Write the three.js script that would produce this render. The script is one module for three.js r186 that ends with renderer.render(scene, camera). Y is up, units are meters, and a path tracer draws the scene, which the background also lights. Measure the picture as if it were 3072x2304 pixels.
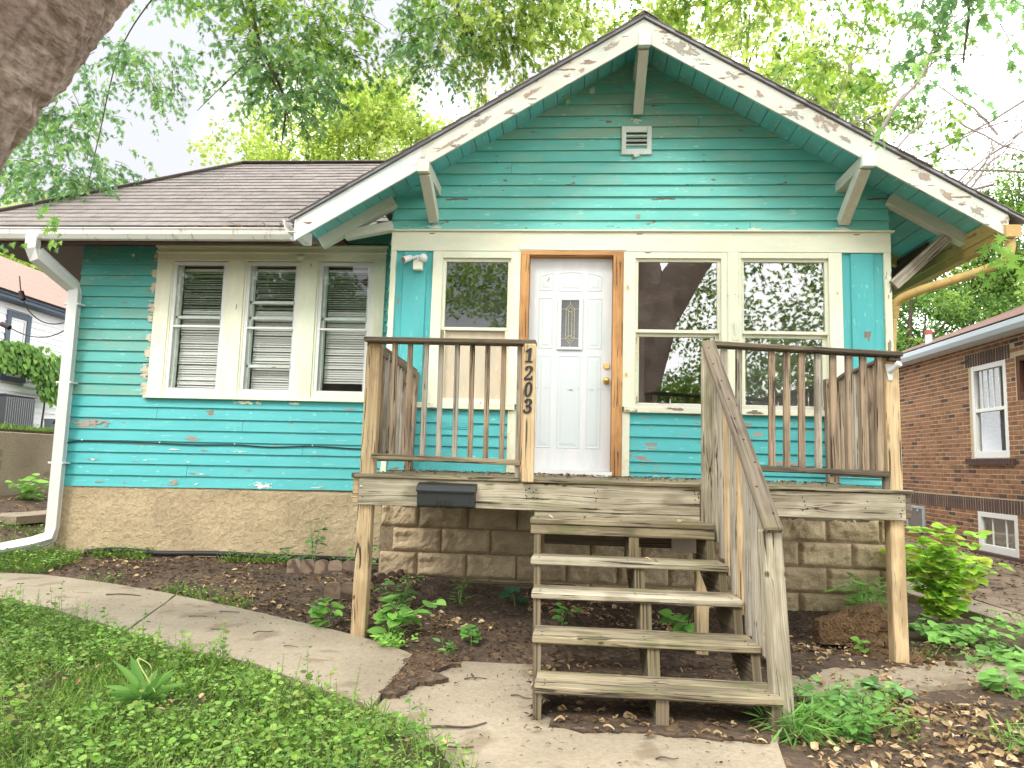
import * as THREE from 'three';
import { mergeGeometries } from 'three/addons/utils/BufferGeometryUtils.js';
import { FontLoader } from 'three/addons/loaders/FontLoader.js';
import { TextGeometry } from 'three/addons/geometries/TextGeometry.js';

// ---------- camera, sky, sun, exposure ----------
const V3 = (x, y, z) => new THREE.Vector3(x, y, z);
const scene = new THREE.Scene();
const EYE = [0, 1.2592, 6.6616], PITCH = 0.10976, YAW = 0.08047, ROLL = 0.02861;
const camera = new THREE.PerspectiveCamera(2 * Math.atan(1152 / 2130) * 180 / Math.PI, 4 / 3, 0.05, 400);
{
  const fw = V3(-Math.sin(YAW) * Math.cos(PITCH), Math.sin(PITCH), -Math.cos(YAW) * Math.cos(PITCH));
  const rt = V3(Math.cos(YAW), 0, -Math.sin(YAW)), up = rt.clone().cross(fw);
  const r2 = rt.clone().multiplyScalar(Math.cos(ROLL)).addScaledVector(up, Math.sin(ROLL));
  const u2 = up.clone().multiplyScalar(Math.cos(ROLL)).addScaledVector(rt, -Math.sin(ROLL));
  camera.quaternion.setFromRotationMatrix(new THREE.Matrix4().makeBasis(r2, u2, fw.negate()));
  camera.position.set(...EYE);
}
scene.add(camera);
const EXPOSURE = 2.45, SKY = 2.3, SUN = 1.0;
const sun = new THREE.DirectionalLight(new THREE.Color(1, 0.95, 0.87), SUN);
sun.position.set(-7, 17, 13); sun.target.position.set(0, 1, 0); sun.castShadow = true;
sun.shadow.radius = 26; sun.shadow.mapSize.set(2048, 2048);
Object.assign(sun.shadow.camera, { left: -16, right: 16, top: 14, bottom: -14, near: 1, far: 60 });
scene.add(sun, sun.target);
const renderer = new THREE.WebGLRenderer({ antialias: true });
renderer.toneMapping = THREE.LinearToneMapping;
renderer.toneMappingExposure = EXPOSURE;
renderer.shadowMap.enabled = true;

// ---------- random numbers and noise ----------
let seedState = 12345;
const seed = (s) => { seedState = s >>> 0; };
function R() { seedState = (seedState + 0x6d2b79f5) | 0; let t = Math.imul(seedState ^ (seedState >>> 15), 1 | seedState); t = (t + Math.imul(t ^ (t >>> 7), 61 | t)) ^ t; return ((t ^ (t >>> 14)) >>> 0) / 4294967296; }
const rr = (a, b) => a + (b - a) * R();
const pick = (a) => a[Math.floor(R() * a.length) % a.length];
const clamp = (x, a = 0, b = 1) => Math.min(b, Math.max(a, x));
const lerp = (a, b, t) => a + (b - a) * t;
const sstep = (a, b, x) => { const t = clamp((x - a) / (b - a)); return t * t * (3 - 2 * t); };
const mix3 = (a, b, t) => [lerp(a[0], b[0], t), lerp(a[1], b[1], t), lerp(a[2], b[2], t)];
function hash(i, j, s) { let h = Math.imul(i, 374761393) + Math.imul(j, 668265263) + Math.imul(s, 1274126177) | 0; h = Math.imul(h ^ (h >>> 13), 1274126177); h = Math.imul(h ^ (h >>> 16), 1540483477); return ((h ^ (h >>> 15)) >>> 0) / 4294967296; }
function vn(x, y, px, py, s) {
  const i = Math.floor(x), j = Math.floor(y), f = x - i, g = y - j, u = f * f * (3 - 2 * f), v = g * g * (3 - 2 * g);
  const a = ((i % px) + px) % px, b = (a + 1) % px, c = ((j % py) + py) % py, d = (c + 1) % py;
  return lerp(lerp(hash(a, c, s), hash(b, c, s), u), lerp(hash(a, d, s), hash(b, d, s), u), v);
}
function fbm(u, v, fu, fv, o, s) { let a = 0.5, t = 0, n = 0; for (let k = 0; k < o; k++) { t += a * vn(u * fu, v * fv, fu, fv, s + k); n += a; a *= 0.5; fu *= 2; fv *= 2; } return t / n; }
const n2 = (x, y, s = 0) => vn(x + 500, y + 500, 9973, 9973, s) * 2 - 1;
function cell(x, y, px, py, s) { // distance to the nearest and second nearest point, and its number
  const i = Math.floor(x), j = Math.floor(y); let a = 9, b = 9, id = 0;
  for (let m = -1; m <= 1; m++) for (let n = -1; n <= 1; n++) { const ci = i + m, cj = j + n, hi = ((ci % px) + px) % px, hj = ((cj % py) + py) % py, dx = ci + 0.15 + 0.7 * hash(hi, hj, s) - x, dy = cj + 0.15 + 0.7 * hash(hi, hj, s + 1) - y, d = Math.sqrt(dx * dx + dy * dy); if (d < a) { b = a; a = d; id = hash(hi, hj, s + 2); } else if (d < b) b = d; }
  return [a, b, id];
}
const n3 = (x, y, z, s = 0) => (n2(x + z * 1.7, y - z * 1.3, s) + n2(y + 3.1, z + x * 0.7, s + 1) + n2(z, x - y * 0.6, s + 2)) / 3;

// the overcast sky: bright cloud, brighter towards the zenith, with faint blue thin places
{
  const W = 512, H = 256, d = new Float32Array(W * H * 4);
  for (let j = 0; j < H; j++) for (let i = 0; i < W; i++) {
    const el = ((j + 0.5) / H - 0.5) * Math.PI, u = i / W, v = j / H, o = (j * W + i) * 4;
    const c = fbm(u, v, 10, 7, 5, 3), thin = sstep(0.46, 0.66, c);
    const b = SKY * (el > 0 ? 0.86 + 0.14 * Math.sin(el) : 0.86);
    d[o] = b * lerp(1.0, 0.182, thin); d[o + 1] = b * lerp(1.0, 0.186, thin); d[o + 2] = b * lerp(1.0, 0.2, thin); d[o + 3] = 1;
    if (el < -0.05) { d[o] = 0.12 * SKY; d[o + 1] = 0.13 * SKY; d[o + 2] = 0.09 * SKY; }
  }
  const t = new THREE.DataTexture(d, W, H, THREE.RGBAFormat, THREE.FloatType);
  t.mapping = THREE.EquirectangularReflectionMapping; t.magFilter = t.minFilter = THREE.LinearFilter; t.wrapS = THREE.RepeatWrapping; t.needsUpdate = true;
  scene.background = t; scene.environment = t;
}

// ---------- materials ----------
function texture(data, w, h, srgb, rep) {
  const t = new THREE.DataTexture(data, w, h, THREE.RGBAFormat, THREE.UnsignedByteType);
  t.wrapS = t.wrapT = THREE.RepeatWrapping; t.magFilter = THREE.LinearFilter; t.minFilter = THREE.LinearMipmapLinearFilter; t.generateMipmaps = true;
  t.repeat.set(1 / rep[0], 1 / rep[1]); if (srgb) t.colorSpace = THREE.SRGBColorSpace; t.needsUpdate = true;
  return t;
}
// fn(u, v) gives [r, g, b (sRGB 0..255), height 0..1]; the picture covers rep metres
function surf(w, h, rep, fn, opt = {}, bump = 0.004) {
  const c = new Uint8Array(w * h * 4), b = bump ? new Uint8Array(w * h * 4) : null;
  for (let j = 0; j < h; j++) for (let i = 0; i < w; i++) {
    const p = fn((i + 0.5) / w, (j + 0.5) / h), o = (j * w + i) * 4;
    for (let k = 0; k < 3; k++) c[o + k] = clamp(p[k], 0, 255);
    c[o + 3] = 255;
    if (b) { const q = clamp(p[3] ?? 0.5) * 255; b[o] = b[o + 1] = b[o + 2] = q; b[o + 3] = 255; }
  }
  const m = new THREE.MeshStandardMaterial({ map: texture(c, w, h, true, rep), roughness: 0.85, ...opt });
  if (b) { m.bumpMap = texture(b, w, h, false, rep); m.bumpScale = bump; }
  return m;
}
const flat = (r, g, b, rough = 0.7, opt = {}) => new THREE.MeshStandardMaterial({ color: new THREE.Color().setRGB(r / 255, g / 255, b / 255, THREE.SRGBColorSpace), roughness: rough, ...opt });

function woodGrain(u, v, s) {      // grain along u
  let knot = 0, push = 0;
  for (let k = 0; k < 4; k++) { const ku = hash(k, s, 77), kv = hash(k, s, 78), du = (u - ku) * 20, dv = (v - kv) * 9, q = Math.sqrt(du * du + dv * dv); knot = Math.max(knot, 1 - sstep(0.1, 0.24, q + (fbm(u, v, 40, 40, 2, s + 3) - 0.5) * 0.1)); push += Math.exp(-q * q * 1.6) * 0.035 * Math.sign(v - kv); }
  const warp = (fbm(u, v, 3, 4, 3, s) - 0.5) * 0.10 + push, w = ((v + warp) % 1 + 1) % 1;
  const ring = fbm(u, w, 2, 26, 4, s + 9), fine = fbm(u, w, 7, 120, 2, s + 20), blot = fbm(u, v, 6, 3, 4, s + 30);
  const crack = sstep(0.66, 0.72, fbm(u, w, 5, 64, 2, s + 44)) * sstep(0.42, 0.6, fbm(u, v, 9, 6, 3, s + 48));
  return { ring, fine, blot, knot, crack };
}
const wood = (s, light, dark, moss, opt = {}) => surf(1024, 256, [1.8, 0.36], (u, v) => {
  const g = woodGrain(u, v, s), q = g.ring * 0.5 + g.fine * 0.5; let c = mix3(dark, light, sstep(0.2, 0.68, q));
  c = mix3(c, [light[0] * 1.08, light[1] * 1.07, light[2] * 1.05], sstep(0.52, 0.7, fbm(u, v, 5, 4, 4, s + 33)) * 0.5);
  c = mix3(c, [dark[0] * 0.8, dark[1] * 0.78, dark[2] * 0.76], sstep(0.52, 0.75, g.blot) * 0.4);
  if (moss) c = mix3(c, [96, 98, 58], sstep(0.5, 0.7, fbm(u, v, 9, 5, 5, s + 60)) * moss);
  c = mix3(c, [70, 50, 36], g.knot * 0.85); c = mix3(c, [46, 38, 30], g.crack * 0.85);
  return [...c, 0.25 + 0.6 * q - g.crack * 0.5];
}, { roughness: 0.9, ...opt }, 0.004);

function paint(s, base, worn, wornAmount, chip, bare, opt = {}, rep = [2.0, 1.0]) {
  return surf(512, 256, rep, (u, v) => {
    const g = fbm(u, v, 4, 40, 3, s), blot = fbm(u, v, 5, 8, 5, s + 5), speck = fbm(u, v, 60, 40, 2, s + 11);
    let c = mix3(base, [base[0] * 0.86, base[1] * 0.93, base[2] * 0.93], fbm(u, v, 7, 16, 4, s + 2));
    c = mix3(c, worn, clamp(sstep(0.62 - wornAmount * 0.35, 0.72 - wornAmount * 0.22, blot * 0.75 + speck * 0.25)) * 0.75 * clamp(wornAmount * 1.6));
    c = mix3(c, [255, 255, 245], sstep(0.80, 0.86, fbm(u, v, 22, 60, 2, s + 17)) * 0.25);
    const p = fbm(u, v, 9, 22, 4, s + 23), q = sstep(1 - chip, 1 - chip + 0.02, p), rim = sstep(1 - chip - 0.012, 1 - chip, p) - q;
    c = mix3(c, mix3(bare, [bare[0] * 0.7, bare[1] * 0.68, bare[2] * 0.66], g), q); c = mix3(c, [c[0] * 1.1, c[1] * 1.1, c[2] * 1.1], rim);
    return [...c, 0.4 + 0.3 * g - 0.4 * q];
  }, { roughness: 0.6, ...opt }, 0.002);
}
const BARE = [150, 134, 116], BROWN = [139, 112, 92];
const M = {
  turqFresh: paint(101, [80, 176, 178], [120, 178, 166], 0.12, 0.20, BARE),
  turqMid: paint(111, [118, 198, 188], [150, 186, 168], 0.34, 0.19, BARE),
  turqWall: paint(113, [88, 170, 162], [122, 156, 138], 0.45, 0.19, BARE),
  turqOld: paint(121, [120, 190, 176], [150, 170, 148], 0.6, 0.19, BARE),
  turqSoffit: paint(131, [122, 204, 206], [128, 178, 172], 0.5, 0.17, BARE),
  turqChippy: paint(141, [80, 178, 180], [122, 174, 162], 0.2, 0.27, [176, 160, 150]),
  cream: paint(151, [238, 231, 208], [224, 213, 182], 0.3, 0.14, [160, 148, 124]),
  creamOld: paint(161, [240, 233, 209], [224, 214, 184], 0.45, 0.14, [160, 150, 124]),
  creamChippy: paint(171, [236, 228, 204], [205, 190, 150], 0.4, 0.29, [160, 146, 126]),
  white: paint(181, [232, 230, 224], [205, 200, 188], 0.3, 0.17, [170, 160, 148]),
  barge: paint(191, [220, 214, 203], [202, 192, 178], 0.35, 0.27, [164, 142, 126], {}, [1.5, 0.75]),
  bargeClean: paint(201, [226, 224, 220], [208, 204, 196], 0.3, 0.16, BROWN),
  taupe: paint(211, [222, 214, 200], [200, 190, 174], 0.4, 0.17, BROWN),
  doorWhite: paint(221, [228, 223, 225], [219, 214, 214], 0.3, 0.1, [200, 200, 200], { roughness: 0.45 }),
  beige: paint(231, [212, 190, 166], [194, 170, 146], 0.3, 0.15, [180, 160, 140]),
  tan: paint(241, [208, 172, 106], [180, 142, 86], 0.45, 0.2, [150, 120, 80]),
  orange: wood(251, [200, 152, 100], [172, 120, 74], 0),
  deckGrey: wood(261, [190, 181, 160], [140, 130, 110], 0.25),
  deckTan: wood(271, [206, 182, 144], [162, 136, 100], 0.06),
  deckRail: wood(281, [118, 106, 90], [64, 55, 45], 0.3),
  deckGreen: wood(291, [154, 142, 116], [84, 74, 58], 0.45),
  baluster: wood(301, [166, 146, 122], [112, 92, 76], 0.05),
  balusterGrey: wood(311, [170, 162, 148], [122, 112, 98], 0.08),
  stringer: wood(321, [128, 114, 92], [76, 65, 50], 0.3),
  rawGrey: wood(331, [186, 178, 164], [118, 108, 94], 0),
  brownWood: wood(341, [112, 72, 50], [66, 40, 30], 0),
  metalWhite: flat(218, 217, 214, 0.4), metalGrey: flat(186, 190, 194, 0.4, { metalness: 0.2 }),
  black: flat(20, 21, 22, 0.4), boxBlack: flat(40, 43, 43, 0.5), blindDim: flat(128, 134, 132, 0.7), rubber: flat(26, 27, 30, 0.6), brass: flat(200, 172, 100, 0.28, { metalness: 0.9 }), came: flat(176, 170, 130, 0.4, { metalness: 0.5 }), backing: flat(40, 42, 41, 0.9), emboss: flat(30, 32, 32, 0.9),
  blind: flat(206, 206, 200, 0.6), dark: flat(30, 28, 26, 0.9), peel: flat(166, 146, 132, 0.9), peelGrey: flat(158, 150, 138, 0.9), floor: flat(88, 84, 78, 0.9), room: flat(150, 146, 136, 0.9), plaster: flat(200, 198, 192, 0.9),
  maroon: flat(74, 50, 44, 0.8), metalEdge: flat(140, 138, 144, 0.5), slate: flat(86, 98, 116, 0.7), vinyl: flat(240, 241, 244, 0.6),
};
M.brownPatch = wood(343, [168, 138, 116], [116, 90, 72], 0);
M.gutterWhite = surf(512, 128, [2.5, 0.25], (u, v) => { const st = sstep(0.6, 0.8, fbm(u, v, 60, 2, 3, 401)) * sstep(0.45, 0.7, fbm(u, v, 8, 3, 3, 404)); return [...mix3([224, 222, 216], [172, 160, 138], st * 0.7), 0.5]; }, { roughness: 0.45 }, 0);
M.stucco = surf(1024, 1024, [1.5, 1.5], (u, v) => {
  const a = fbm(u, v, 26, 26, 4, 411), b = fbm(u, v, 90, 80, 3, 415), ridge = 1 - Math.abs(a * 2 - 1), blot = fbm(u, v, 3, 3, 5, 419), tr = sstep(0.86, 0.97, 1 - Math.abs(fbm(u, v, 12, 16, 3, 423) * 2 - 1));
  return [...mix3([138, 122, 96], [192, 172, 138], clamp(0.05 + ridge * 0.35 + b * 0.5 + (blot - 0.5) * 0.9)), ridge * 0.4 + b * 0.35 + tr * 0.3];
}, {}, 0.010);
M.block = surf(512, 512, [0.9, 0.9], (u, v) => {
  const a = fbm(u, v, 10, 10, 5, 421), b = fbm(u, v, 70, 70, 3, 425), c = fbm(u, v, 3, 3, 4, 428);
  return [...mix3([140, 122, 96], [200, 180, 146], clamp(a * 0.5 + b * 0.4 + (c - 0.5) * 0.8)), a * 0.6 + b * 0.4];
}, {}, 0.014);
M.mortar = surf(256, 256, [0.5, 0.5], (u, v) => { const b = fbm(u, v, 30, 30, 3, 431); return [...mix3([104, 90, 70], [152, 134, 106], b), b]; }, {}, 0.004);
M.concrete = surf(1024, 1024, [2.4, 2.4], (u, v) => {
  const a = fbm(u, v, 5, 5, 5, 441), b = fbm(u, v, 150, 150, 3, 445), s = sstep(0.62, 0.75, fbm(u, v, 12, 12, 4, 449)), g = vn(u * 300, v * 300, 300, 300, 447);
  let c = mix3([122, 110, 91], [170, 157, 136], clamp(a * 0.9 + b * 0.5 - 0.2)); c = mix3(c, [104, 88, 66], s * 0.45); if (g > 0.92) c = mix3(c, [88, 76, 60], 0.5);
  return [...c, b];
}, {}, 0.004);
M.drive = surf(512, 512, [2.4, 2.4], (u, v) => { const a = fbm(u, v, 6, 6, 5, 801), b = fbm(u, v, 90, 90, 3, 805), k = sstep(0.9, 0.97, 1 - Math.abs(fbm(u, v, 5, 8, 4, 808) * 2 - 1)); let c = mix3([96, 78, 62], [158, 138, 118], clamp(a * 0.8 + b * 0.5 - 0.15)); c = mix3(c, [54, 42, 34], k * 0.6); return [...c, b]; }, {}, 0.004);
M.dirt = surf(512, 512, [1.4, 1.4], (u, v) => {
  const a = fbm(u, v, 7, 7, 5, 451), b = fbm(u, v, 70, 70, 3, 455), c = sstep(0.64, 0.7, fbm(u, v, 34, 34, 3, 458));
  return [...mix3(mix3([48, 38, 30], [112, 92, 73], clamp(a * 0.7 + b * 0.5 - 0.1)), [140, 112, 78], c * 0.5), a * 0.5 + b * 0.5];
}, { roughness: 1 }, 0.02);
M.lawnSoil = surf(512, 512, [1.2, 1.2], (u, v) => {
  const a = fbm(u, v, 9, 9, 5, 461), b = fbm(u, v, 60, 60, 3, 465);
  return [...mix3([44, 40, 22], [86, 92, 44], clamp(a * 0.7 + b * 0.5 - 0.1)), b];
}, { roughness: 1 }, 0.02);
M.clay = surf(256, 256, [0.6, 0.6], (u, v) => { const a = fbm(u, v, 8, 8, 5, 471), b = fbm(u, v, 50, 50, 3, 475); return [...mix3([60, 44, 29], [124, 96, 62], clamp(a * 0.6 + b * 0.6 - 0.1)), b]; }, { roughness: 1 }, 0.015);
const shingle = (s, a, b) => surf(256, 256, [0.5, 0.5], (u, v) => { const g = fbm(u, v, 110, 110, 2, s), c = fbm(u, v, 5, 5, 4, s + 3); return [...mix3(a, b, clamp(g * 0.7 + c * 0.5 - 0.1)), g]; }, { roughness: 0.95 }, 0.003);
M.shingles = [shingle(481, [96, 89, 86], [154, 145, 140]), shingle(485, [98, 91, 87], [156, 146, 141]), shingle(489, [92, 86, 83], [148, 139, 135])];
M.shinglePink = shingle(493, [128, 102, 92], [166, 138, 126]);
M.shingleRed = shingle(497, [128, 104, 96], [178, 152, 142]);
M.bricks = [[146, 102, 72], [134, 92, 64], [154, 110, 78], [124, 86, 64], [142, 102, 74]].map((c, k) => surf(128, 64, [0.4, 0.2], (u, v) => { const g = fbm(u, v, 24, 12, 3, 501 + k * 4), a = fbm(u, v, 3, 2, 3, 530 + k); return [...mix3([c[0] * 0.72, c[1] * 0.7, c[2] * 0.7], [c[0] * 1.16, c[1] * 1.16, c[2] * 1.16], clamp(g * 0.6 + a * 0.5)), g]; }, {}, 0));
M.brickDark = surf(128, 64, [0.4, 0.2], (u, v) => { const g = fbm(u, v, 24, 12, 3, 541); return [...mix3([62, 44, 40], [98, 76, 70], g), g]; }, {}, 0.003);
M.brickMortar = surf(128, 128, [0.3, 0.3], (u, v) => { const g = fbm(u, v, 24, 24, 3, 545); return [...mix3([170, 150, 122], [206, 188, 158], g), g]; }, {}, 0.002);
M.bark = surf(1024, 1024, [1.2, 1.2], (u, v) => {
  const f = fbm(u, v, 16, 50, 4, 559), g = fbm(u, v, 90, 90, 2, 566), big = fbm(u, v, 3, 4, 5, 561);
  let c = mix3([108, 90, 80], [170, 152, 142], clamp(0.1 + f * 0.7 + g * 0.3 - 0.15 + (big - 0.5) * 1.1 + Math.abs(fbm(u, v, 14, 26, 3, 569) * 2 - 1) * 0.35)); 
  return [...c, clamp(0.1 + f * 0.6 + g * 0.2 + Math.abs(fbm(u, v, 14, 26, 3, 569) * 2 - 1) * 0.3)];
}, { roughness: 1 }, 0.012);
M.barkPlain = surf(256, 256, [0.6, 0.6], (u, v) => { const g = fbm(u, v, 20, 8, 4, 571); return [...mix3([58, 48, 40], [118, 104, 92], g), g]; }, { roughness: 1 }, 0.012);
M.tub = surf(128, 128, [0.6, 0.6], (u, v) => { const g = fbm(u, v, 8, 8, 4, 575); return [...mix3([138, 148, 156], [176, 186, 194], g), g]; }, { roughness: 0.6 }, 0);
const pane = (ior, rough = 0.0) => new THREE.MeshPhysicalMaterial({ color: 0xffffff, transmission: 1, thickness: 0, roughness: rough, ior, metalness: 0 });
M.glass = pane(2.6); M.glassSoft = pane(1.7, 0.02); M.glassScreen = pane(1.8); M.glassScreen.color.setRGB(0.95, 0.96, 0.96);
M.leaf = new THREE.MeshPhysicalMaterial({ color: 0xffffff, transmission: 0.45, thickness: 0, roughness: 0.8, side: THREE.DoubleSide, specularIntensity: 0.4 });
M.dry = new THREE.MeshStandardMaterial({ color: 0xffffff, roughness: 0.9, side: THREE.DoubleSide });

// ---------- scene graph helpers ----------
const used = new Map();
function numbered(n) { const k = used.get(n) ?? 0; used.set(n, k + 1); return k ? n + '_' + String(k).padStart(3, '0') : n; }
function tag(o, label, category, group, kind) { if (label) o.userData.label = label; if (category) o.userData.category = category; if (group) o.userData.group = group; if (kind) o.userData.kind = kind; return o; }
function thing(name, label, category, pos = [0, 0, 0], group) { const o = new THREE.Group(); o.name = numbered(name); o.position.set(...pos); scene.add(o); return tag(o, label, category, group); }
const kids = new Map();
function part(name, geo, mat, parent, label) {
  const m = new THREE.Mesh(Array.isArray(geo) ? mergeGeometries(geo.map(plain)) : geo, mat);
  m.castShadow = m.receiveShadow = true;
  if (parent === scene) m.name = numbered(name);
  else { const k = parent.uuid + name, n = kids.get(k) ?? 0; kids.set(k, n + 1); m.name = n ? name + '_' + String(n).padStart(3, '0') : name; }
  if (label) m.userData.label = label;
  parent.add(m); return m;
}
function plain(g) { const h = g.index ? g.toNonIndexed() : g; for (const k of Object.keys(h.attributes)) if (!['position', 'normal', 'uv'].includes(k)) h.deleteAttribute(k); if (!h.attributes.uv) h.setAttribute('uv', new THREE.BufferAttribute(new Float32Array(h.attributes.position.count * 2), 2)); if (!h.attributes.normal) h.computeVertexNormals(); h.morphAttributes = {}; return h; }
const structure = (o, label, category) => tag(o, label, category, null, 'structure');

// ---------- geometry helpers ----------
class Tri {
  constructor() { this.p = []; this.t = []; }
  quad(a, b, c, d, ua, ub, uc, ud) { this.tri(a, b, c, ua, ub, uc); this.tri(a, c, d, ua, uc, ud); }
  tri(a, b, c, ua = [0, 0], ub = [0, 0], uc = [0, 0]) { this.p.push(...a, ...b, ...c); this.t.push(...ua, ...ub, ...uc); }
  geo() { const g = new THREE.BufferGeometry(); g.setAttribute('position', new THREE.Float32BufferAttribute(this.p, 3)); g.setAttribute('uv', new THREE.Float32BufferAttribute(this.t, 2)); g.computeVertexNormals(); return g; }
}
// flat-shaded triangles with uv in metres: u along the grain axis, v across it
function grainUV(g, axis, off) {
  const p = g.attributes.position, n = g.attributes.normal, uv = new Float32Array(p.count * 2), o = off ?? [R() * 5, R() * 5];
  const b = (axis + 1) % 3, c = (axis + 2) % 3;
  for (let i = 0; i < p.count; i++) {
    const q = [p.getX(i), p.getY(i), p.getZ(i)], m = [Math.abs(n.getX(i)), Math.abs(n.getY(i)), Math.abs(n.getZ(i))];
    if (m[axis] > 0.8) { uv[2 * i] = q[b] * 0.3 + o[0]; uv[2 * i + 1] = q[c] + o[1]; } else { uv[2 * i] = q[axis] + o[0]; uv[2 * i + 1] = (m[b] > m[c] ? q[c] : q[b] + 0.37) + o[1]; }
  }
  g.setAttribute('uv', new THREE.BufferAttribute(uv, 2)); return g;
}
function chamfer(w, h, d, e = 0.003, axis) {
  const a = [w / 2, h / 2, d / 2]; e = Math.min(e, w / 3, h / 3, d / 3);
  if (axis === undefined) axis = w >= h && w >= d ? 0 : h >= d ? 1 : 2;
  const t = new Tri(), P = (s, k) => s.map((x, i) => x * (i === k ? a[i] : a[i] - e));
  for (let k = 0; k < 3; k++) for (const s of [-1, 1]) {
    const i = (k + 1) % 3, j = (k + 2) % 3, c = [[-1, -1], [1, -1], [1, 1], [-1, 1]].map(([x, y]) => { const v = [0, 0, 0]; v[k] = s; v[i] = x; v[j] = y; return P(v, k); });
    if (s > 0) t.quad(c[0], c[1], c[2], c[3]); else t.quad(c[0], c[3], c[2], c[1]);
  }
  if (e > 0) {
    for (let k = 0; k < 3; k++) { const i = (k + 1) % 3, j = (k + 2) % 3; for (const x of [-1, 1]) for (const y of [-1, 1]) {
      const c = (z, f) => { const v = [0, 0, 0]; v[k] = z; v[i] = x; v[j] = y; return P(v, f); };
      const q = [c(-1, i), c(1, i), c(1, j), c(-1, j)]; if (x * y > 0) t.quad(q[0], q[3], q[2], q[1]); else t.quad(q[0], q[1], q[2], q[3]);
    } }
    for (const x of [-1, 1]) for (const y of [-1, 1]) for (const z of [-1, 1]) { const q = [0, 1, 2].map((f) => P([x, y, z], f)); if (x * y * z > 0) t.tri(q[0], q[1], q[2]); else t.tri(q[0], q[2], q[1]); }
  }
  return grainUV(t.geo(), axis);
}
const box = (x0, x1, y0, y1, z0, z1, e = 0.003, axis) => chamfer(x1 - x0, y1 - y0, z1 - z0, e, axis).translate((x0 + x1) / 2, (y0 + y1) / 2, (z0 + z1) / 2);
// a beam from a to b: w is its size along `side`, h its size across both
function beam(a, b, w, h, side = [0, 0, 1], e = 0.003) {
  const x = V3(...b).sub(V3(...a)), L = x.length(); x.normalize();
  const y = V3(...side).cross(x).normalize(), z = x.clone().cross(y);
  const m = new THREE.Matrix4().makeBasis(x, y, z).setPosition((a[0] + b[0]) / 2, (a[1] + b[1]) / 2, (a[2] + b[2]) / 2);
  return chamfer(L, h, w, e, 0).applyMatrix4(m);
}
// polygon (counter-clockwise in x, y) pushed from z0 to z1
function prism(pts, z0, z1, axis = 0) {
  const t = new Tri(), f = THREE.ShapeUtils.triangulateShape(pts.map((p) => new THREE.Vector2(...p)), []), P = (i, z) => [pts[i][0], pts[i][1], z];
  for (const [a, b, c] of f) { t.tri(P(a, z1), P(b, z1), P(c, z1)); t.tri(P(a, z0), P(c, z0), P(b, z0)); }
  for (let i = 0; i < pts.length; i++) { const j = (i + 1) % pts.length; t.quad(P(i, z0), P(j, z0), P(j, z1), P(i, z1)); }
  return grainUV(t.geo(), axis);
}
// profile [[a, b], ...] carried along a path; ref fixes the second axis; scale(i) resizes it
function sweep(path, prof, ref = [0, 0, 1], scale, cap = true, smooth = false) {
  const pts = path.map((p) => V3(...p)), rings = []; let len = 0; const n = prof.length, pl = []; let acc = 0;
  for (let i = 0; i < n; i++) { pl.push(acc); const q = prof[(i + 1) % n]; acc += Math.hypot(q[0] - prof[i][0], q[1] - prof[i][1]); } pl.push(acc);
  const at = [];
  pts.forEach((p, i) => {
    const a = pts[Math.max(0, i - 1)], b = pts[Math.min(pts.length - 1, i + 1)], t = b.clone().sub(a).normalize();
    if (i) len += p.distanceTo(pts[i - 1]); at.push(len);
    const u = V3(...ref).cross(t); if (u.lengthSq() < 1e-6) u.set(1, 0, 0); u.normalize(); const w = t.clone().cross(u);
    let k = scale ? scale(i / (pts.length - 1), i) : 1, stretch = 1;
    if (!smooth && i && i < pts.length - 1) stretch = 1 / Math.max(0.5, t.dot(p.clone().sub(a).normalize()));
    rings.push(prof.map(([c, d]) => p.clone().addScaledVector(u, c * k * stretch).addScaledVector(w, d * k)));
  });
  const pos = [], uv = [], idx = [];
  if (smooth) {
    rings.forEach((r, i) => { for (let j = 0; j <= n; j++) { const q = r[j % n]; pos.push(q.x, q.y, q.z); uv.push(pl[j] * (scale ? scale(0, 0) : 1), at[i]); } });
    for (let i = 0; i < rings.length - 1; i++) for (let j = 0; j < n; j++) { const a = i * (n + 1) + j, b = a + n + 1; idx.push(a, a + 1, b, a + 1, b + 1, b); }
    const g = new THREE.BufferGeometry(); g.setAttribute('position', new THREE.Float32BufferAttribute(pos, 3)); g.setAttribute('uv', new THREE.Float32BufferAttribute(uv, 2)); g.setIndex(idx); g.computeVertexNormals(); return g;
  }
  const t = new Tri(), A = (v) => v.toArray();
  for (let i = 0; i < rings.length - 1; i++) for (let j = 0; j < n; j++) { const k = (j + 1) % n; t.quad(A(rings[i][j]), A(rings[i][k]), A(rings[i + 1][k]), A(rings[i + 1][j]), [at[i], pl[j]], [at[i], pl[j + 1]], [at[i + 1], pl[j + 1]], [at[i + 1], pl[j]]); }
  if (cap) for (const [r, f] of [[rings[0], 1], [rings[rings.length - 1], 0]]) { const tr = THREE.ShapeUtils.triangulateShape(prof.map((p) => new THREE.Vector2(...p)), []); for (const [a, b, c] of tr) f ? t.tri(A(r[a]), A(r[c]), A(r[b])) : t.tri(A(r[a]), A(r[b]), A(r[c])); }
  return t.geo();
}
const ring = (r, n) => Array.from({ length: n }, (_, i) => [r * Math.cos(i / n * 6.28318), r * Math.sin(i / n * 6.28318)]);
const tube = (path, r, n = 8, taper) => sweep(path, ring(r, n), Math.abs(path[path.length - 1][1] - path[0][1]) > 0.8 * Math.hypot(path[path.length - 1][0] - path[0][0], path[path.length - 1][2] - path[0][2]) ? [0.31, 0.1, 0.95] : [0, 1, 0.01], taper, true, true);
const curve = (pts, n) => new THREE.CatmullRomCurve3(pts.map((p) => V3(...p))).getPoints(n).map((p) => p.toArray());
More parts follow.
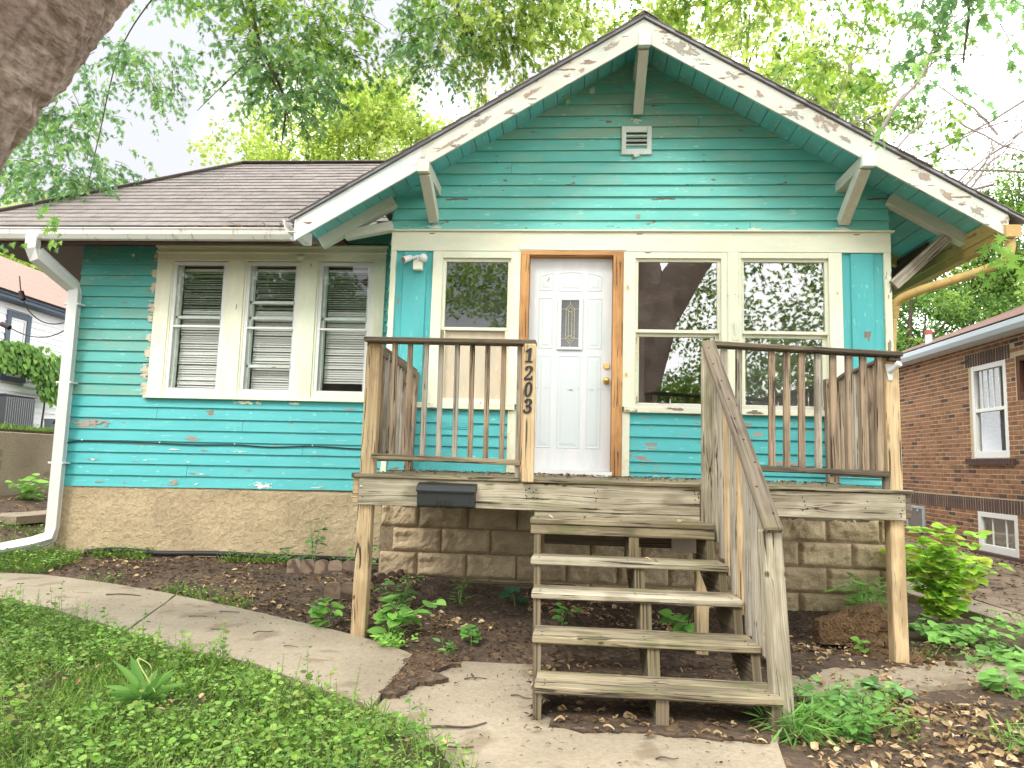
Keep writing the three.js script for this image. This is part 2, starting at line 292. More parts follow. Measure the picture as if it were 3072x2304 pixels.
const ball = (x, y, z, r, sx = 1, sy = 1, sz = 1, n = 12) => plain(new THREE.SphereGeometry(r, n, Math.ceil(n * 0.7))).scale(sx, sy, sz).translate(x, y, z);
const rod = (a, b, r, n = 10, r2) => { const d = V3(...b).sub(V3(...a)), g = new THREE.CylinderGeometry(r2 ?? r, r, d.length(), n); g.applyQuaternion(new THREE.Quaternion().setFromUnitVectors(V3(0, 1, 0), d.clone().normalize())); return g.translate((a[0] + b[0]) / 2, (a[1] + b[1]) / 2, (a[2] + b[2]) / 2); };
// a lapped board: thin at its top, thick at its bottom edge, whose line is a little uneven
function lap(xbl, xbr, xtl, xtr, yb, yt, z, tilt = 0, pivot = 0) {
  const t = new Tri(), n = Math.max(1, Math.round((xbr - xbl) / 0.25)), o = [R() * 7, R() * 7], zb = z + rr(0.023, 0.027);
  const U = (p) => [p[0] + o[0], p[1] + o[1]], jit = Array.from({ length: n + 1 }, () => rr(-0.0015, 0.0015));
  for (let i = 0; i < n; i++) {
    const f = (k, s) => { const q = (i + k) / n, x = s ? lerp(xtl, xtr, q) : lerp(xbl, xbr, q); return [x, (s ? yt + 0.012 : yb + jit[i + k]) + tilt * (x - pivot), s ? z + 0.002 : zb]; };
    const a = f(0, 0), b = f(1, 0), c = f(1, 1), d = f(0, 1), e = [a[0], a[1], z - 0.004], g = [b[0], b[1], z - 0.004];
    t.quad(a, b, c, d, U(a), U(b), U(c), U(d)); t.quad(e, g, b, a, U(a), U(b), U(b), U(a));
    if (i === 0) t.tri(e, a, d, U(a), U(a), U(d)); if (i === n - 1) t.tri(b, g, c, U(b), U(b), U(c));
  }
  return t.geo();
}
// a ragged bare place in the paint, stretched along the grain
function flake(x, y, z, w, h, s) {
  const t = new Tri(), c = Math.max(0.003, Math.min(0.006, w / 16, h / 5)), nx = Math.ceil(w * 0.7 / c), ny = Math.ceil(h * 0.7 / c);
  const keep = (i, j) => { const a = i * c / (w / 2), b = j * c / (h / 2), X = i * c, Y = j * c; return 1 - a * a - b * b + 1.1 * n2(X * 26 + s * 3.1, Y * 60 + s, 201) + 0.6 * n2(X * 80 + s, Y * 150, 202) + 0.45 * n2(X * 190, Y * 260 + s, 203) > 0.38; };
  for (let j = -ny; j <= ny; j++) for (let i = -nx; i <= nx; i++) { if (!keep(i, j)) continue; let k = i; while (k < nx && keep(k + 1, j)) k++; const x0 = x + (i - 0.5) * c, x1 = x + (k + 0.5) * c, y0 = y + (j - 0.5) * c, y1 = y0 + c; t.quad([x0, y0, z], [x1, y0, z], [x1, y1, z], [x0, y1, z], [x0, y0], [x1, y0], [x1, y1], [x0, y1]); i = k; }
  if (!t.p.length) t.quad([x, y, z], [x + c, y, z], [x + c, y + c, z], [x, y + c, z]);
  return t.geo();
}

// ---------- ground ----------
const PATH_TOP = [[-9, -0.5], [-5.6, -0.1], [-5.1, -0.1], [-4.25, 0.18], [-3.54, 0.48], [-2.77, 0.87], [-2.07, 1.27], [-1.5, 1.61], [-1.08, 1.92], [-0.93, 2.07]];
const PATH_LOW = [[-9, 0.9], [-5.6, 0.75], [-4.53, 1.05], [-3.92, 1.33], [-3.13, 1.76], [-2.52, 2.13], [-1.8, 2.43], [-1.35, 2.76], [-1.01, 2.98], [-0.93, 3.1]];
const along = (pl, x) => { for (let i = 1; i < pl.length; i++) if (x <= pl[i][0]) return lerp(pl[i - 1][1], pl[i][1], clamp((x - pl[i - 1][0]) / (pl[i][0] - pl[i - 1][0]))); return pl[pl.length - 1][1]; };
function H(x, z) {
  const zp = x < -0.93 ? along(PATH_TOP, x) : 2.05 - 0.25 * clamp(x - 1), zw = x < -1.75 ? -0.96 : 0, t = clamp((z - zw) / Math.max(0.3, zp - zw));
  let h = lerp(x < -1.75 ? 0.15 : lerp(0.21, 0.03, sstep(-1.7, 1.6, x)), 0.0, t * t * 0.5 + t * 0.5);
  if (x > 3) h = lerp(h, 0.09, sstep(3, 3.8, x));
  if (x < -6) h = lerp(h, 0.55, sstep(-6, -8.3, x));
  if (x < -8.52) h = 1.52 + 0.05 * clamp((-8.5 - x) / 2);
  if (z > 2) h -= 0.0;
  return h + 0.012 * n2(x * 3, z * 3, 7) + 0.006 * n2(x * 11, z * 11, 8) - 0.012;
}
{
  const ax = [-120, -60, -35, -24, -18, -14, -11, -9.5], az = [-120, -60, -40, -28, -20, -15, -12, -10, -8.5];
  for (let x = -8.6; x <= 6.6; x += 0.09) ax.push(x); ax.push(7.5, 9, 12, 16, 22, 35, 60, 120);
  for (let z = -7; z <= 6; z += 0.09) az.push(z); az.push(7, 8, 10, 13, 17, 24, 40, 120);
  ax.splice(8, 0, -8.56, -8.5); ax.sort((a, b) => a - b);
  const pos = [], uv = [], idx = [], n = ax.length;
  az.forEach((z) => ax.forEach((x) => { pos.push(x, H(x, z), z); uv.push(x, z); }));
  for (let j = 0; j < az.length - 1; j++) for (let i = 0; i < n - 1; i++) { const a = j * n + i; idx.push(a, a + n, a + 1, a + 1, a + n, a + n + 1); }
  const g = new THREE.BufferGeometry(); g.setAttribute('position', new THREE.Float32BufferAttribute(pos, 3)); g.setAttribute('uv', new THREE.Float32BufferAttribute(uv, 2)); g.setIndex(idx); g.computeVertexNormals();
  structure(part('ground', g, M.dirt, scene), 'dark bare soil of the planting bed and yard around the house', 'ground');
}
// a cast slab with an outline in x, z and an uneven edge
function slab(name, pts, top, mat, label, category, parent = scene) {
  const q = pts.map(([x, z]) => [x, -z]);
  const g = prism(q, -0.1, 0, 0).rotateX(-Math.PI / 2).translate(0, top, 0);
  const m = part(name, g, mat, parent); if (parent === scene) structure(m, label, category); return m;
}
const dense = (pl) => { const o = []; for (let i = 0; i < pl.length - 1; i++) { const n = Math.max(2, Math.round(Math.hypot(pl[i + 1][0] - pl[i][0], pl[i + 1][1] - pl[i][1]) / 0.12)); for (let k = 0; k < n; k++) { const t = k / n; o.push([lerp(pl[i][0], pl[i + 1][0], t) + rr(-0.006, 0.006), lerp(pl[i][1], pl[i + 1][1], t) + rr(-0.006, 0.006)]); } } o.push(pl[pl.length - 1]); return o; };
{
  seed(11);
  const path = structure(thing('curved_path', 'curved concrete path running along the bed to the left', 'path'), null, null);
  const up = PATH_TOP.filter((p) => p[0] > -3.35), lo = PATH_LOW.filter((p) => p[0] > -3.0);
  slab('path_slab', dense([[-3.36, 0.57], ...up.slice(0, -1), [-0.955, 2.05], [-0.95, 3.12], ...lo.slice(0, -1).reverse(), [-2.99, 1.85]]), 0.03, M.concrete, '', '', path);
  const up2 = PATH_TOP.filter((p) => p[0] < -3.4), lo2 = PATH_LOW.filter((p) => p[0] < -3.05);
  slab('path_slab', dense([...up2, [-3.375, 0.565], [-3.005, 1.84], ...lo2.reverse()]), 0.034, M.concrete, '', '', path);
  const walk = structure(thing('front_walk', 'straight concrete front walk under and before the wooden steps', 'path'), null, null);
  slab('walk_slab', dense([[-0.93, 2.1], [1.35, 2.02], [1.25, 2.5], [0.99, 3.14], [0.94, 3.5], [0.92, 4.2], [-0.93, 4.2]]), 0.012, M.concrete, '', '', walk);
  slab('walk_slab', dense([[-0.93, 4.215], [0.92, 4.215], [0.92, 9], [-0.93, 9]]), 0.012, M.concrete, '', '', walk);
  slab('walk_slab', dense([[1.37, 1.66], [2.3, 1.56], [2.9, 1.45], [2.98, 1.84], [2.5, 2.0], [1.6, 2.34], [1.28, 2.47]]), 0.02, M.concrete, '', '', walk);
  slab('driveway', dense([[3.85, 0.7], [3.8, -0.6], [3.8, -9], [6.2, -9], [6.2, 2.2], [5.0, 2.4], [4.4, 1.9]]), 0.115, M.drive, 'sloping concrete drive beside the brick house', 'driveway');
  slab('drive_edging', dense([[3.55, 0.75], [3.32, -0.6], [3.3, -9], [3.79, -9], [3.79, -0.6], [3.84, 0.7], [4.39, 1.9], [4.2, 1.95]]), 0.11, M.concrete, 'pale concrete strip along the edge of the drive', 'path');
  slab('side_walk', dense([[-8.2, -5.2], [-6.6, -5.2], [-6.9, -1.9], [-8.2, -1.9]]), 0.40, M.concrete, 'concrete side walk beyond the white downspout', 'path');
  const ragged = (pl) => dense([...pl, pl[0]]).slice(0, -1).flatMap(([x, z], i, a) => { const [x1, z1] = a[(i + 1) % a.length]; return [0, 1 / 3, 2 / 3].map((t) => { const X = lerp(x, x1, t), Z = lerp(z, z1, t); return [X + 0.05 * n2(X * 9, Z * 9, 211) + 0.025 * n2(X * 31, Z * 31, 212), Z + 0.05 * n2(X * 9, Z * 9, 213) + 0.025 * n2(X * 31, Z * 31, 214)]; }); });
  const soil = (name, pts, top, label) => { const m = slab(name, ragged(pts), top, M.dirt); return structure(m, label, 'soil'); };
  // soil washed over the concrete
  const spill = [[-0.08, 3.13], [0.1, 3.18], [0.45, 3.17], [0.9, 3.14], [1.1, 2.9], [1.3, 2.35], [1.3, 2.0], [-0.16, 2.0], [-0.12, 2.6]];
  soil('soil_spill', spill, 0.022, 'soil washed over the walk beneath the steps');
  soil('soil_wedge', [[-0.93, 2.02], [-0.8, 2.0], [-0.68, 2.08], [-0.72, 2.2], [-0.62, 2.26], [-0.76, 2.38], [-0.66, 2.5], [-0.82, 2.62], [-0.88, 2.85], [-0.94, 2.9]], 0.036, 'wedge of soil in the joint where the two paths meet');
  soil('soil_strip', [[1.3, 2.1], [1.45, 2.12], [1.6, 1.9], [1.95, 1.8], [2.3, 1.7], [2.2, 1.5], [1.36, 1.6]], 0.026, 'soil spread over the slab right of the steps');
  // lawn bed under the weeds
  slab('lawn', dense([[-9, 1.0], ...PATH_LOW.slice(1, -1).map(([x, z]) => [x - 0.02, z + 0.05]), [-0.94, 3.05], [-0.93, 3.3], [-0.55, 3.45], [-0.4, 3.75], [-0.45, 6], [-9, 6]]), 0.03, M.lawnSoil, 'green lawn of weeds left of the front walk', 'lawn');
}
// retaining wall and far left yard
{
  const w = part('retaining_wall', box(-8.56, -8.44, 0.3, 1.5, -16, 4, 0.01, 2), M.concrete, scene); tag(w, 'grey concrete retaining wall below the white neighbouring house', 'wall');
  const l = part('upper_lawn', box(-60, -8.57, 1.5, 1.545, -40, 6, 0, 2), M.lawnSoil, scene); structure(l, 'raised lawn above the retaining wall', 'lawn');
}

// ---------- the turquoise house ----------
const house = thing('bungalow', 'weathered turquoise clapboard bungalow with a front gable and peeling cream trim', 'house');
{
  seed(21);
  const W = (...g) => part('wall', g, M.plaster, house);
  // walls behind the boards, with real openings
  const col = (xs, y0, y1, z0 = -0.14, z1 = -0.02) => xs.map(([a, b]) => box(a, b, y0, y1, z0, z1, 0));
  W(...col([[-1.755, -1.24], [-0.575, -0.415], [0.402, 0.605], [1.41, 1.585], [2.39, 2.94]], 1.15, 3.265));
  W(...col([[-1.24, -0.575], [0.605, 1.41], [1.585, 2.39]], 1.15, 1.84), box(-1.755, 2.94, 3.265, 3.5, -0.14, -0.02, 0));
  W(box(-1.755, -0.415, 0.84, 1.15, -0.14, -0.02, 0), box(-0.415, 2.94, 0.84, 1.15, -0.14, -0.02, 0));
  W(prism([[-1.755, 3.5], [2.94, 3.5], [2.94, 3.83], [0.61, 5.228], [-1.755, 3.81]], -0.14, -0.02));
  W(box(-1.755, -1.635, 0.84, 3.82, -2.6, -0.14, 0)); W(box(2.82, 2.94, 0.84, 3.83, -2.6, -0.14, 0));
  const zl = -1.0, zb = -1.12;
  W(...[[-5.66, -4.52], [-3.91, -3.655], [-3.055, -2.815], [-2.215, -1.76]].map(([a, b]) => box(a, b, 1.97, 3.42, zb, zl, 0)), box(-5.66, -1.76, 0.86, 1.97, zb, zl, 0), box(-5.66, -1.76, 3.42, 3.8, zb, zl, 0));
  W(box(-5.66, -5.54, 0.3, 3.8, -8, zb, 0), box(-5.66, 2.94, 0.3, 3.8, -8.12, -8, 0), box(2.82, 2.94, 0.3, 3.8, -8, -2.6, 0));
  part('floor', [box(-5.54, 2.82, 1.0, 1.14, -8, -2.6, 0), box(-1.63, 2.82, 1.0, 1.14, -2.6, -0.14, 0), box(-5.54, -1.64, 1.0, 1.14, -2.6, zb, 0)], M.floor, house);
  part('ceiling', [box(-5.54, 2.82, 3.6, 3.66, -8, -2.6, 0), box(-1.63, 2.82, 3.42, 3.48, -2.6, -0.14, 0), box(-5.54, -1.64, 3.6, 3.66, -2.6, zb, 0)], M.room, house);
  // back wall of the glazed porch: white boards with an open doorway and a dark room beyond
  part('inner_wall', [box(-1.63, 0.9, 1.14, 3.42, -2.0, -1.94, 0), box(1.75, 2.82, 1.14, 3.42, -2.0, -1.94, 0), box(0.9, 1.75, 2.9, 3.42, -2.0, -1.94, 0)], M.room, house);
  for (let k = 0; k < 15; k++) for (const [a, b] of [[-1.63, -0.3], [1.9, 2.82]]) part('inner_board', lap(a, b, a, b, 1.2 + k * 0.145, 1.345 + k * 0.145, -1.94), M.white, house);
  part('inner_wall', box(-5.5, -1.8, 1.14, 3.6, -3.6, -3.5, 0), M.room, house);

  // clapboards: gable
  const sl = 0.6, RX = 0.61, RY = 5.243, xl = (y) => Math.max(-1.755, RX - (RY - y) / sl), xr = (y) => Math.min(2.94, RX + (RY - y) / sl);
  for (let k = 0; k < 15; k++) {
    const yb = 3.482 + k * 0.1172, yt = Math.min(yb + 0.1172, RY - 0.01); if (yb > RY - 0.03) break;
    const m = k < 8 ? M.turqMid : M.turqOld;
    const cut = k === 0 ? 1.68 : k === 5 ? -0.6 : k === 9 ? 1.2 : null;
    if (cut !== null) { part('siding_board', lap(xl(yb), cut - 0.002, xl(yt), cut - 0.002, yb, yt, -0.014), m, house); part('siding_board', lap(cut + 0.002, xr(yb), cut + 0.002, xr(yt), yb, yt, -0.014), k === 2 ? M.turqMid : m, house); }
    else part('siding_board', lap(xl(yb), xr(yb), xl(yt), xr(yt), yb, yt, -0.014), m, house);
  }
  // clapboards: below the porch windows
  const ly = [0.90, 1.02, 1.154, 1.276, 1.395, 1.5, 1.616, 1.742], ry = [0.90, 1.03, 1.146, 1.204, 1.298, 1.403, 1.528, 1.645, 1.748];
  for (let k = 0; k < ly.length - 1; k++) part('siding_board', lap(-1.706, -0.57, -1.706, -0.57, ly[k], ly[k + 1], -0.014), M.turqFresh, house);
  for (let k = 0; k < ry.length - 1; k++) part('siding_board', lap(0.57, 2.88, 0.57, 2.88, ry[k], ry[k + 1], -0.014), k > 1 ? M.turqChippy : M.turqFresh, house);
  // clapboards: left wall
  const kt = (y) => 0.0143 * clamp((2.0 - y) / 1.1), P = -3.7;
  for (let k = 0; k < 23; k++) {
    const yb = 0.885 + k * 0.1258, yt = yb + 0.1258, m = () => (k < 7 ? M.turqFresh : k < 9 ? pick([M.turqWall, M.turqFresh]) : M.turqWall);
    const put = (a, b, mm) => part('siding_board', lap(a, b, a, b, yb, yt, -0.978, kt(yb), P), mm, house);
    if (yt < 1.90) { const c = [-3.1, -4.2, null, -2.9, null, -3.6, -4.6, null][k % 8]; if (c && k > 0) { put(-5.66, c - 0.002, m()); put(c + 0.002, -1.77, m()); } else put(-5.66, -1.77, m()); }
    else if (yb < 3.58) { put(-5.66, -4.70, m()); put(-2.10, -1.77, m()); } else put(-5.66, -1.77, M.turqWall);
  }
  // the left return wall of the porch, seen at a shallow angle under the eave
  for (let k = 0; k < 26; k++) { const g = lap(-0.95, -0.02, -0.95, -0.02, 0.9 + k * 0.117, 1.017 + k * 0.117, 0).rotateY(-Math.PI / 2).translate(-1.757, 0, 0); part('siding_board', g, M.turqMid, house); }
  for (let k = 0; k < 26; k++) { const g = lap(0.02, 2.6, 0.02, 2.6, 0.9 + k * 0.117, Math.min(3.82, 1.017 + k * 0.117), 0).rotateY(Math.PI / 2).translate(2.942, 0, 0); part('siding_board', g, M.turqMid, house); }
  // bare and patched places in the paint
  const bare = (x, y, z, w, h, s, m = M.peelGrey) => part('paint_patch', flake(x, y, z, w, h, s), m, house);
  bare(-5.36, 1.56, -0.951, 0.42, 0.10, 3, M.peel); bare(-4.14, 1.42, -0.951, 0.20, 0.06, 5); bare(-3.32, 0.93, -0.951, 0.24, 0.07, 7, M.white); bare(-4.33, 0.94, -0.951, 0.10, 0.08, 9);
  bare(-3.55, 1.83, -0.951, 0.32, 0.035, 11, M.creamOld); bare(-3.0, 1.835, -0.951, 0.2, 0.025, 13, M.creamOld); bare(-2.4, 1.79, -0.951, 0.12, 0.03, 15); bare(-5.3, 1.16, -0.951, 0.13, 0.025, 17); bare(-3.5, 1.10, -0.951, 0.09, 0.02, 19);
  bare(0.63, 3.63, 0.012, 0.035, 0.05, 21); bare(0.17, 4.915, 0.012, 0.07, 0.07, 23, M.white); bare(0.75, 3.5, 0.012, 0.4, 0.02, 25, M.cream); bare(1.7, 3.505, 0.012, 0.14, 0.03, 27, M.cream);
  for (let k = 0; k < 9; k++) bare(-4.755 - R() * 0.02, 1.95 + k * 0.19 + R() * 0.05, -0.949, rr(0.06, 0.12), rr(0.1, 0.2), 31 + k, M.beige);
  for (let k = 0; k < 7; k++) bare(rr(0.7, 2.7), pick([1.21, 1.30, 1.41, 1.65]) + R() * 0.02, 0.011, rr(0.08, 0.22), rr(0.01, 0.022), 51 + k, pick([M.peel, M.white]));
  for (let k = 0; k < 18; k++) bare(rr(-5.4, -2.4), pick([0.905, 0.91, 1.03, 1.155, 1.28]) + R() * 0.02, -0.95, rr(0.04, 0.16), rr(0.008, 0.02), 61 + k, pick([M.peel, M.peelGrey, M.white]));

  // stucco footing
  { const g = new THREE.PlaneGeometry(3.93, 0.93, 150, 44), p = g.attributes.position;
    for (let i = 0; i < p.count; i++) { const x = p.getX(i), y = p.getY(i), top = sstep(0.43, 0.465, y); p.setZ(i, (1 - Math.abs(n2(x * 17, y * 17, 61))) * 0.006 + n2(x * 37, y * 37, 63) * 0.004 - top * 0.02); }
    g.computeVertexNormals(); for (let i = 0; i < p.count; i++) g.attributes.uv.setXY(i, p.getX(i), p.getY(i));
    part('stucco_footing', g.translate(-3.705, 0.43, -0.968), M.stucco, house); part('stucco_footing', box(-5.66, -1.755, -0.1, 0.885, -1.1, -0.99, 0), M.stucco, house);
    part('stucco_footing', box(-5.665, -5.6, -0.1, 0.87, -8, -0.985, 0, 2), M.stucco, house); }
  // rock-faced block footing of the porch
  { const geos = [];
    for (let v = 0; v < 8; v++) {
      const g = new THREE.PlaneGeometry(1, 1, 26, 14), p = g.attributes.position;
      for (let i = 0; i < p.count; i++) { const x = p.getX(i), y = p.getY(i), e = Math.min(sstep(0.5, 0.43, Math.abs(x)), sstep(0.5, 0.38, Math.abs(y))), q = n2(x * 5 + v * 9, y * 2.6, 71) * 0.5 + Math.abs(n2(x * 9 + v * 5, y * 4.5, 73)) * 0.5; p.setZ(i, e * (0.014 + 0.034 * q + 0.012 * Math.abs(n2(x * 19 + v, y * 9, 74))) + n2(x * 30, y * 15, 75) * 0.002 - (e < 0.05 ? 0.012 : 0)); g.attributes.uv.setXY(i, x * 0.45 + v * 0.37, y * 0.225 + v * 0.21); }
      g.computeVertexNormals(); geos.push(g);
    }
    for (let r = 0; r < 5; r++) for (let k = 0; k < 11; k++) {
      const h = 0.225, L = 0.465, y = 0.765 - 0.225 * r + 0.045, x0 = -1.75 + (r % 2 ? 0.12 : -0.1) + k * L, a = Math.max(-1.75, x0), b = Math.min(2.93, x0 + L); if (b - a < 0.06) continue;
      const m = part('concrete_block', geos[(k * 3 + r * 5) % 8], M.block, house); m.scale.set(b - a - 0.008, h - 0.008, 1); m.position.set((a + b) / 2, y - 0.09 + 0.02, -0.03);
    }
    part('block_mortar', box(-1.75, 2.93, -0.3, 0.84, -0.15, -0.036, 0), M.mortar, house); part('block_mortar', box(2.81, 2.93, -0.3, 0.84, -2.6, -0.15, 0, 2), M.mortar, house);
    part('sill_beam', box(-1.75, 2.93, 0.815, 0.9, -0.14, -0.01, 0.002), M.stringer, house);
  }
  // trim
  const T = (x0, x1, y0, y1, z0 = -0.02, z1 = 0.02, m = M.cream, n = 'trim_board') => part(n, box(x0, x1, y0, y1, z0, z1, 0.003), m, house);
  T(-1.757, 2.945, 3.282, 3.474, -0.02, 0.024); T(-1.785, 2.972, 3.474, 3.49, -0.02, 0.05, M.cream, 'drip_cap');
  T(-1.757, -1.706, 0.9, 3.282, -0.03, 0.021); T(2.88, 2.943, 0.9, 3.282, -0.03, 0.021, M.creamChippy);
  T(-1.34, -1.243, 1.80, 3.282); T(-0.577, -0.483, 1.80, 3.282, -0.02, 0.02, M.creamOld); T(0.495, 0.608, 1.80, 3.282, -0.02, 0.02, M.cream); T(1.405, 1.59, 1.80, 3.282, -0.02, 0.019); T(1.463, 1.562, 1.802, 3.28, 0.019, 0.03, M.cream); T(2.385, 2.505, 1.80, 3.282);
  T(-1.243, -0.577, 3.215, 3.282, -0.02, 0.018); T(0.608, 1.405, 3.222, 3.282, -0.02, 0.018); T(1.59, 2.385, 3.226, 3.282, -0.02, 0.018);
  T(-1.45, -0.505, 1.745, 1.80, -0.02, 0.05, M.creamChippy, 'window_sill'); T(0.512, 2.88, 1.75, 1.803, -0.02, 0.05, M.creamChippy, 'window_sill');
  T(-0.568, -0.485, 1.15, 1.744, -0.02, 0.02, M.creamChippy); T(0.497, 0.568, 1.15, 1.749, -0.02, 0.02, M.creamChippy);
  // flat turquoise panels with battens at both ends
  for (const [a, b, c, d] of [[-1.706, -1.63, -1.405, -1.34], [2.505, 2.586, 2.789, 2.88]]) { T(a, d, 1.80, 3.282, -0.02, -0.006, M.turqFresh, 'flat_panel'); T(b, c, 1.80, 3.28, -0.006, 0.012, M.turqFresh, 'flat_panel'); }
  // mail slot in the boards
  T(-1.2, -0.9, 1.555, 1.64, 0.0, 0.008, M.turqFresh, 'mail_slot'); T(-1.15, -0.95, 1.575, 1.62, 0.008, 0.012, M.turqFresh, 'mail_slot');

  // porch windows
  const sash = (win, x0, x1, y0, y1, z, st, m = M.cream) => {
    part('sash', [box(x0, x0 + st, y0, y1, z - 0.018, z + 0.018, 0.002), box(x1 - st, x1, y0, y1, z - 0.018, z + 0.018, 0.002), box(x0 + st, x1 - st, y0, y0 + st, z - 0.017, z + 0.017, 0.002), box(x0 + st, x1 - st, y1 - st, y1, z - 0.017, z + 0.017, 0.002)], m, win);
    const t = new Tri(), g = [[x0 + st, y0 + st], [x1 - st, y0 + st], [x1 - st, y1 - st], [x0 + st, y1 - st]].map(([x, y]) => [x, y, z - 0.004 + 0.002 * n2(x * 3, y * 3, 81)]); t.quad(...g);
    part('pane', t.geo(), M.glass, win);
  };
  const win = () => { const g = new THREE.Group(); const k = kids.get('win') ?? 0; kids.set('win', k + 1); g.name = k ? 'window_' + String(k).padStart(3, '0') : 'window'; house.add(g); return g; };
  const w1 = win(); sash(w1, -1.243, -0.577, 2.508, 3.215, -0.03, 0.03);
  part('panel', box(-1.243, -0.577, 1.80, 2.508, -0.07, -0.055, 0.002), M.beige, w1); part('frame', [box(-1.243, -1.2, 1.80, 2.505, -0.055, -0.01, 0.002), box(-0.62, -0.577, 1.80, 2.505, -0.055, -0.01, 0.002), box(-1.2, -0.62, 1.80, 1.85, -0.055, -0.012, 0.002)], M.creamChippy, w1);
  const w2 = win(); sash(w2, 0.608, 1.405, 2.51, 3.225, -0.028, 0.03); sash(w2, 0.608, 1.405, 1.803, 2.525, -0.068, 0.046, M.creamChippy);
  const w3 = win(); sash(w3, 1.59, 2.385, 2.51, 3.228, -0.028, 0.03); sash(w3, 1.59, 2.385, 1.803, 2.525, -0.068, 0.046, M.cream);
  for (const w of [w2, w3]) { const x0 = w === w2 ? 0.608 : 1.59; part('frame', [box(x0, x0 + 0.012, 1.805, 2.51, -0.05, -0.012, 0.001), box(x0 + 0.785, x0 + 0.797, 1.805, 2.51, -0.05, -0.012, 0.001)], M.creamOld, w); }
  // three windows of the left wall with storm frames and blinds
  T(-4.735, -4.56, 1.888, 3.45, -1.0, -0.945, M.creamOld); T(-3.88, -3.69, 1.888, 3.45, -1.0, -0.945, M.creamOld); T(-3.03, -2.845, 1.888, 3.45, -1.0, -0.945, M.creamOld); T(-2.19, -2.065, 1.888, 3.45, -1.0, -0.945, M.creamOld);
  T(-4.735, -2.065, 3.45, 3.535, -1.0, -0.944, M.creamOld); T(-4.75, -2.05, 3.535, 3.56, -1.0, -0.925, M.creamOld, 'drip_cap'); T(-4.74, -2.06, 3.56, 3.60, -1.0, -0.935, M.creamOld); T(-4.755, -2.045, 3.60, 3.625, -1.0, -0.915, M.creamOld, 'drip_cap');
  T(-4.755, -2.02, 1.862, 1.888, -1.0, -0.91, M.cream, 'window_sill'); part('knob', new THREE.SphereGeometry(0.035, 12, 8).scale(1.4, 0.9, 0.5).translate(-3.05, 3.50, -0.94), M.creamOld, house);
  [[-4.56, -3.88, 2.69], [-3.69, -3.03, 2.68], [-2.845, -2.19, 2.675]].forEach(([a, b, my], i) => {
    const w = win(), y0 = 1.945, y1 = 3.44, f = 0.04;
    part('frame', [box(a, b, 1.888, y0, -1.0, -0.955, 0.002), box(a, a + 0.022, y0, 3.45, -0.99, -0.956, 0.001), box(b - 0.022, b, y0, 3.45, -0.99, -0.956, 0.001)], M.creamOld, w);
    part('storm_frame', [box(a + 0.022, a + 0.022 + f, y0, y1, -0.985, -0.962, 0.002), box(b - 0.022 - f, b - 0.022, y0, y1, -0.985, -0.962, 0.002), box(a + 0.022 + f, b - 0.022 - f, y1 - f, y1, -0.984, -0.963, 0.002), box(a + 0.022 + f, b - 0.022 - f, y0, y0 + f, -0.984, -0.963, 0.002), box(a + 0.022 + f, b - 0.022 - f, my - 0.012, my + 0.012, -0.984, -0.958, 0.002)], M.metalWhite, w);
    const t = new Tri(); for (const [p, q, z] of [[y0 + f, my - 0.012, -0.974], [my + 0.012, y1 - f, -0.97]]) t.quad([a + 0.062, p, z], [b - 0.062, p, z], [b - 0.062, q, z], [a + 0.062, q, z]);
    part('pane', t.geo(), M.glassScreen, w);
    const rail = (y, m) => part('rail', box(a + 0.06, b - 0.06, y - 0.016, y + 0.016, -1.04, -1.0, 0.002), m, w);
    rail(2.80, M.white); if (i === 1) { rail(2.98, M.metalWhite); rail(2.25, M.white); }
    part('jamb', [box(a + 0.03, a + 0.09, y0, 3.42, -1.06, -1.0, 0.002), box(b - 0.09, b - 0.03, y0, 3.42, -1.06, -1.0, 0.002)], M.white, w);
    part('head_rail', box(a + 0.09, b - 0.09, 3.355, 3.385, -1.11, -1.07, 0.002), M.blind, w);
    const end = i === 2 ? 2.10 : 1.99; const g = box(a + 0.095, b - 0.095, -0.001, 0.001, -0.0135, 0.0135, 0);
    for (let y = 3.34; y > end; y -= 0.0265) { const s = part('slat', g, M.blind, w); s.position.set(0, y, -1.09); s.rotation.x = y > 2.9 ? 0.42 : 1.05; s.rotation.z = rr(-0.002, 0.002); }
    part('bottom_rail', box(a + 0.095, b - 0.095, end - 0.02, end, -1.10, -1.08, 0.002), M.blind, w);
  });

  // front door in its raw wood frame
  const door = new THREE.Group(); door.name = 'door'; house.add(door);
  part('jamb', [box(-0.483, -0.4, 1.15, 3.247, -0.1, 0.028, 0.002), box(0.4, 0.495, 1.15, 3.247, -0.1, 0.028, 0.002), box(-0.483, 0.495, 3.247, 3.286, -0.1, 0.028, 0.002), box(-0.4, -0.385, 1.2, 3.245, -0.12, -0.09, 0.001), box(0.385, 0.4, 1.2, 3.245, -0.12, -0.09, 0.001)], M.orange, door);
  part('caulk', [beam([-0.5, 3.30, 0.026], [0.05, 3.297, 0.026], 0.012, 0.012), beam([0.05, 3.297, 0.026], [0.52, 3.302, 0.026], 0.012, 0.016), beam([-0.53, 3.34, 0.026], [-0.495, 3.3, 0.026], 0.01, 0.006)], M.creamOld, door);
  part('leaf', box(-0.397, 0.398, 1.198, 3.243, -0.11, -0.075, 0.002), M.doorWhite, door); const zd = -0.075;
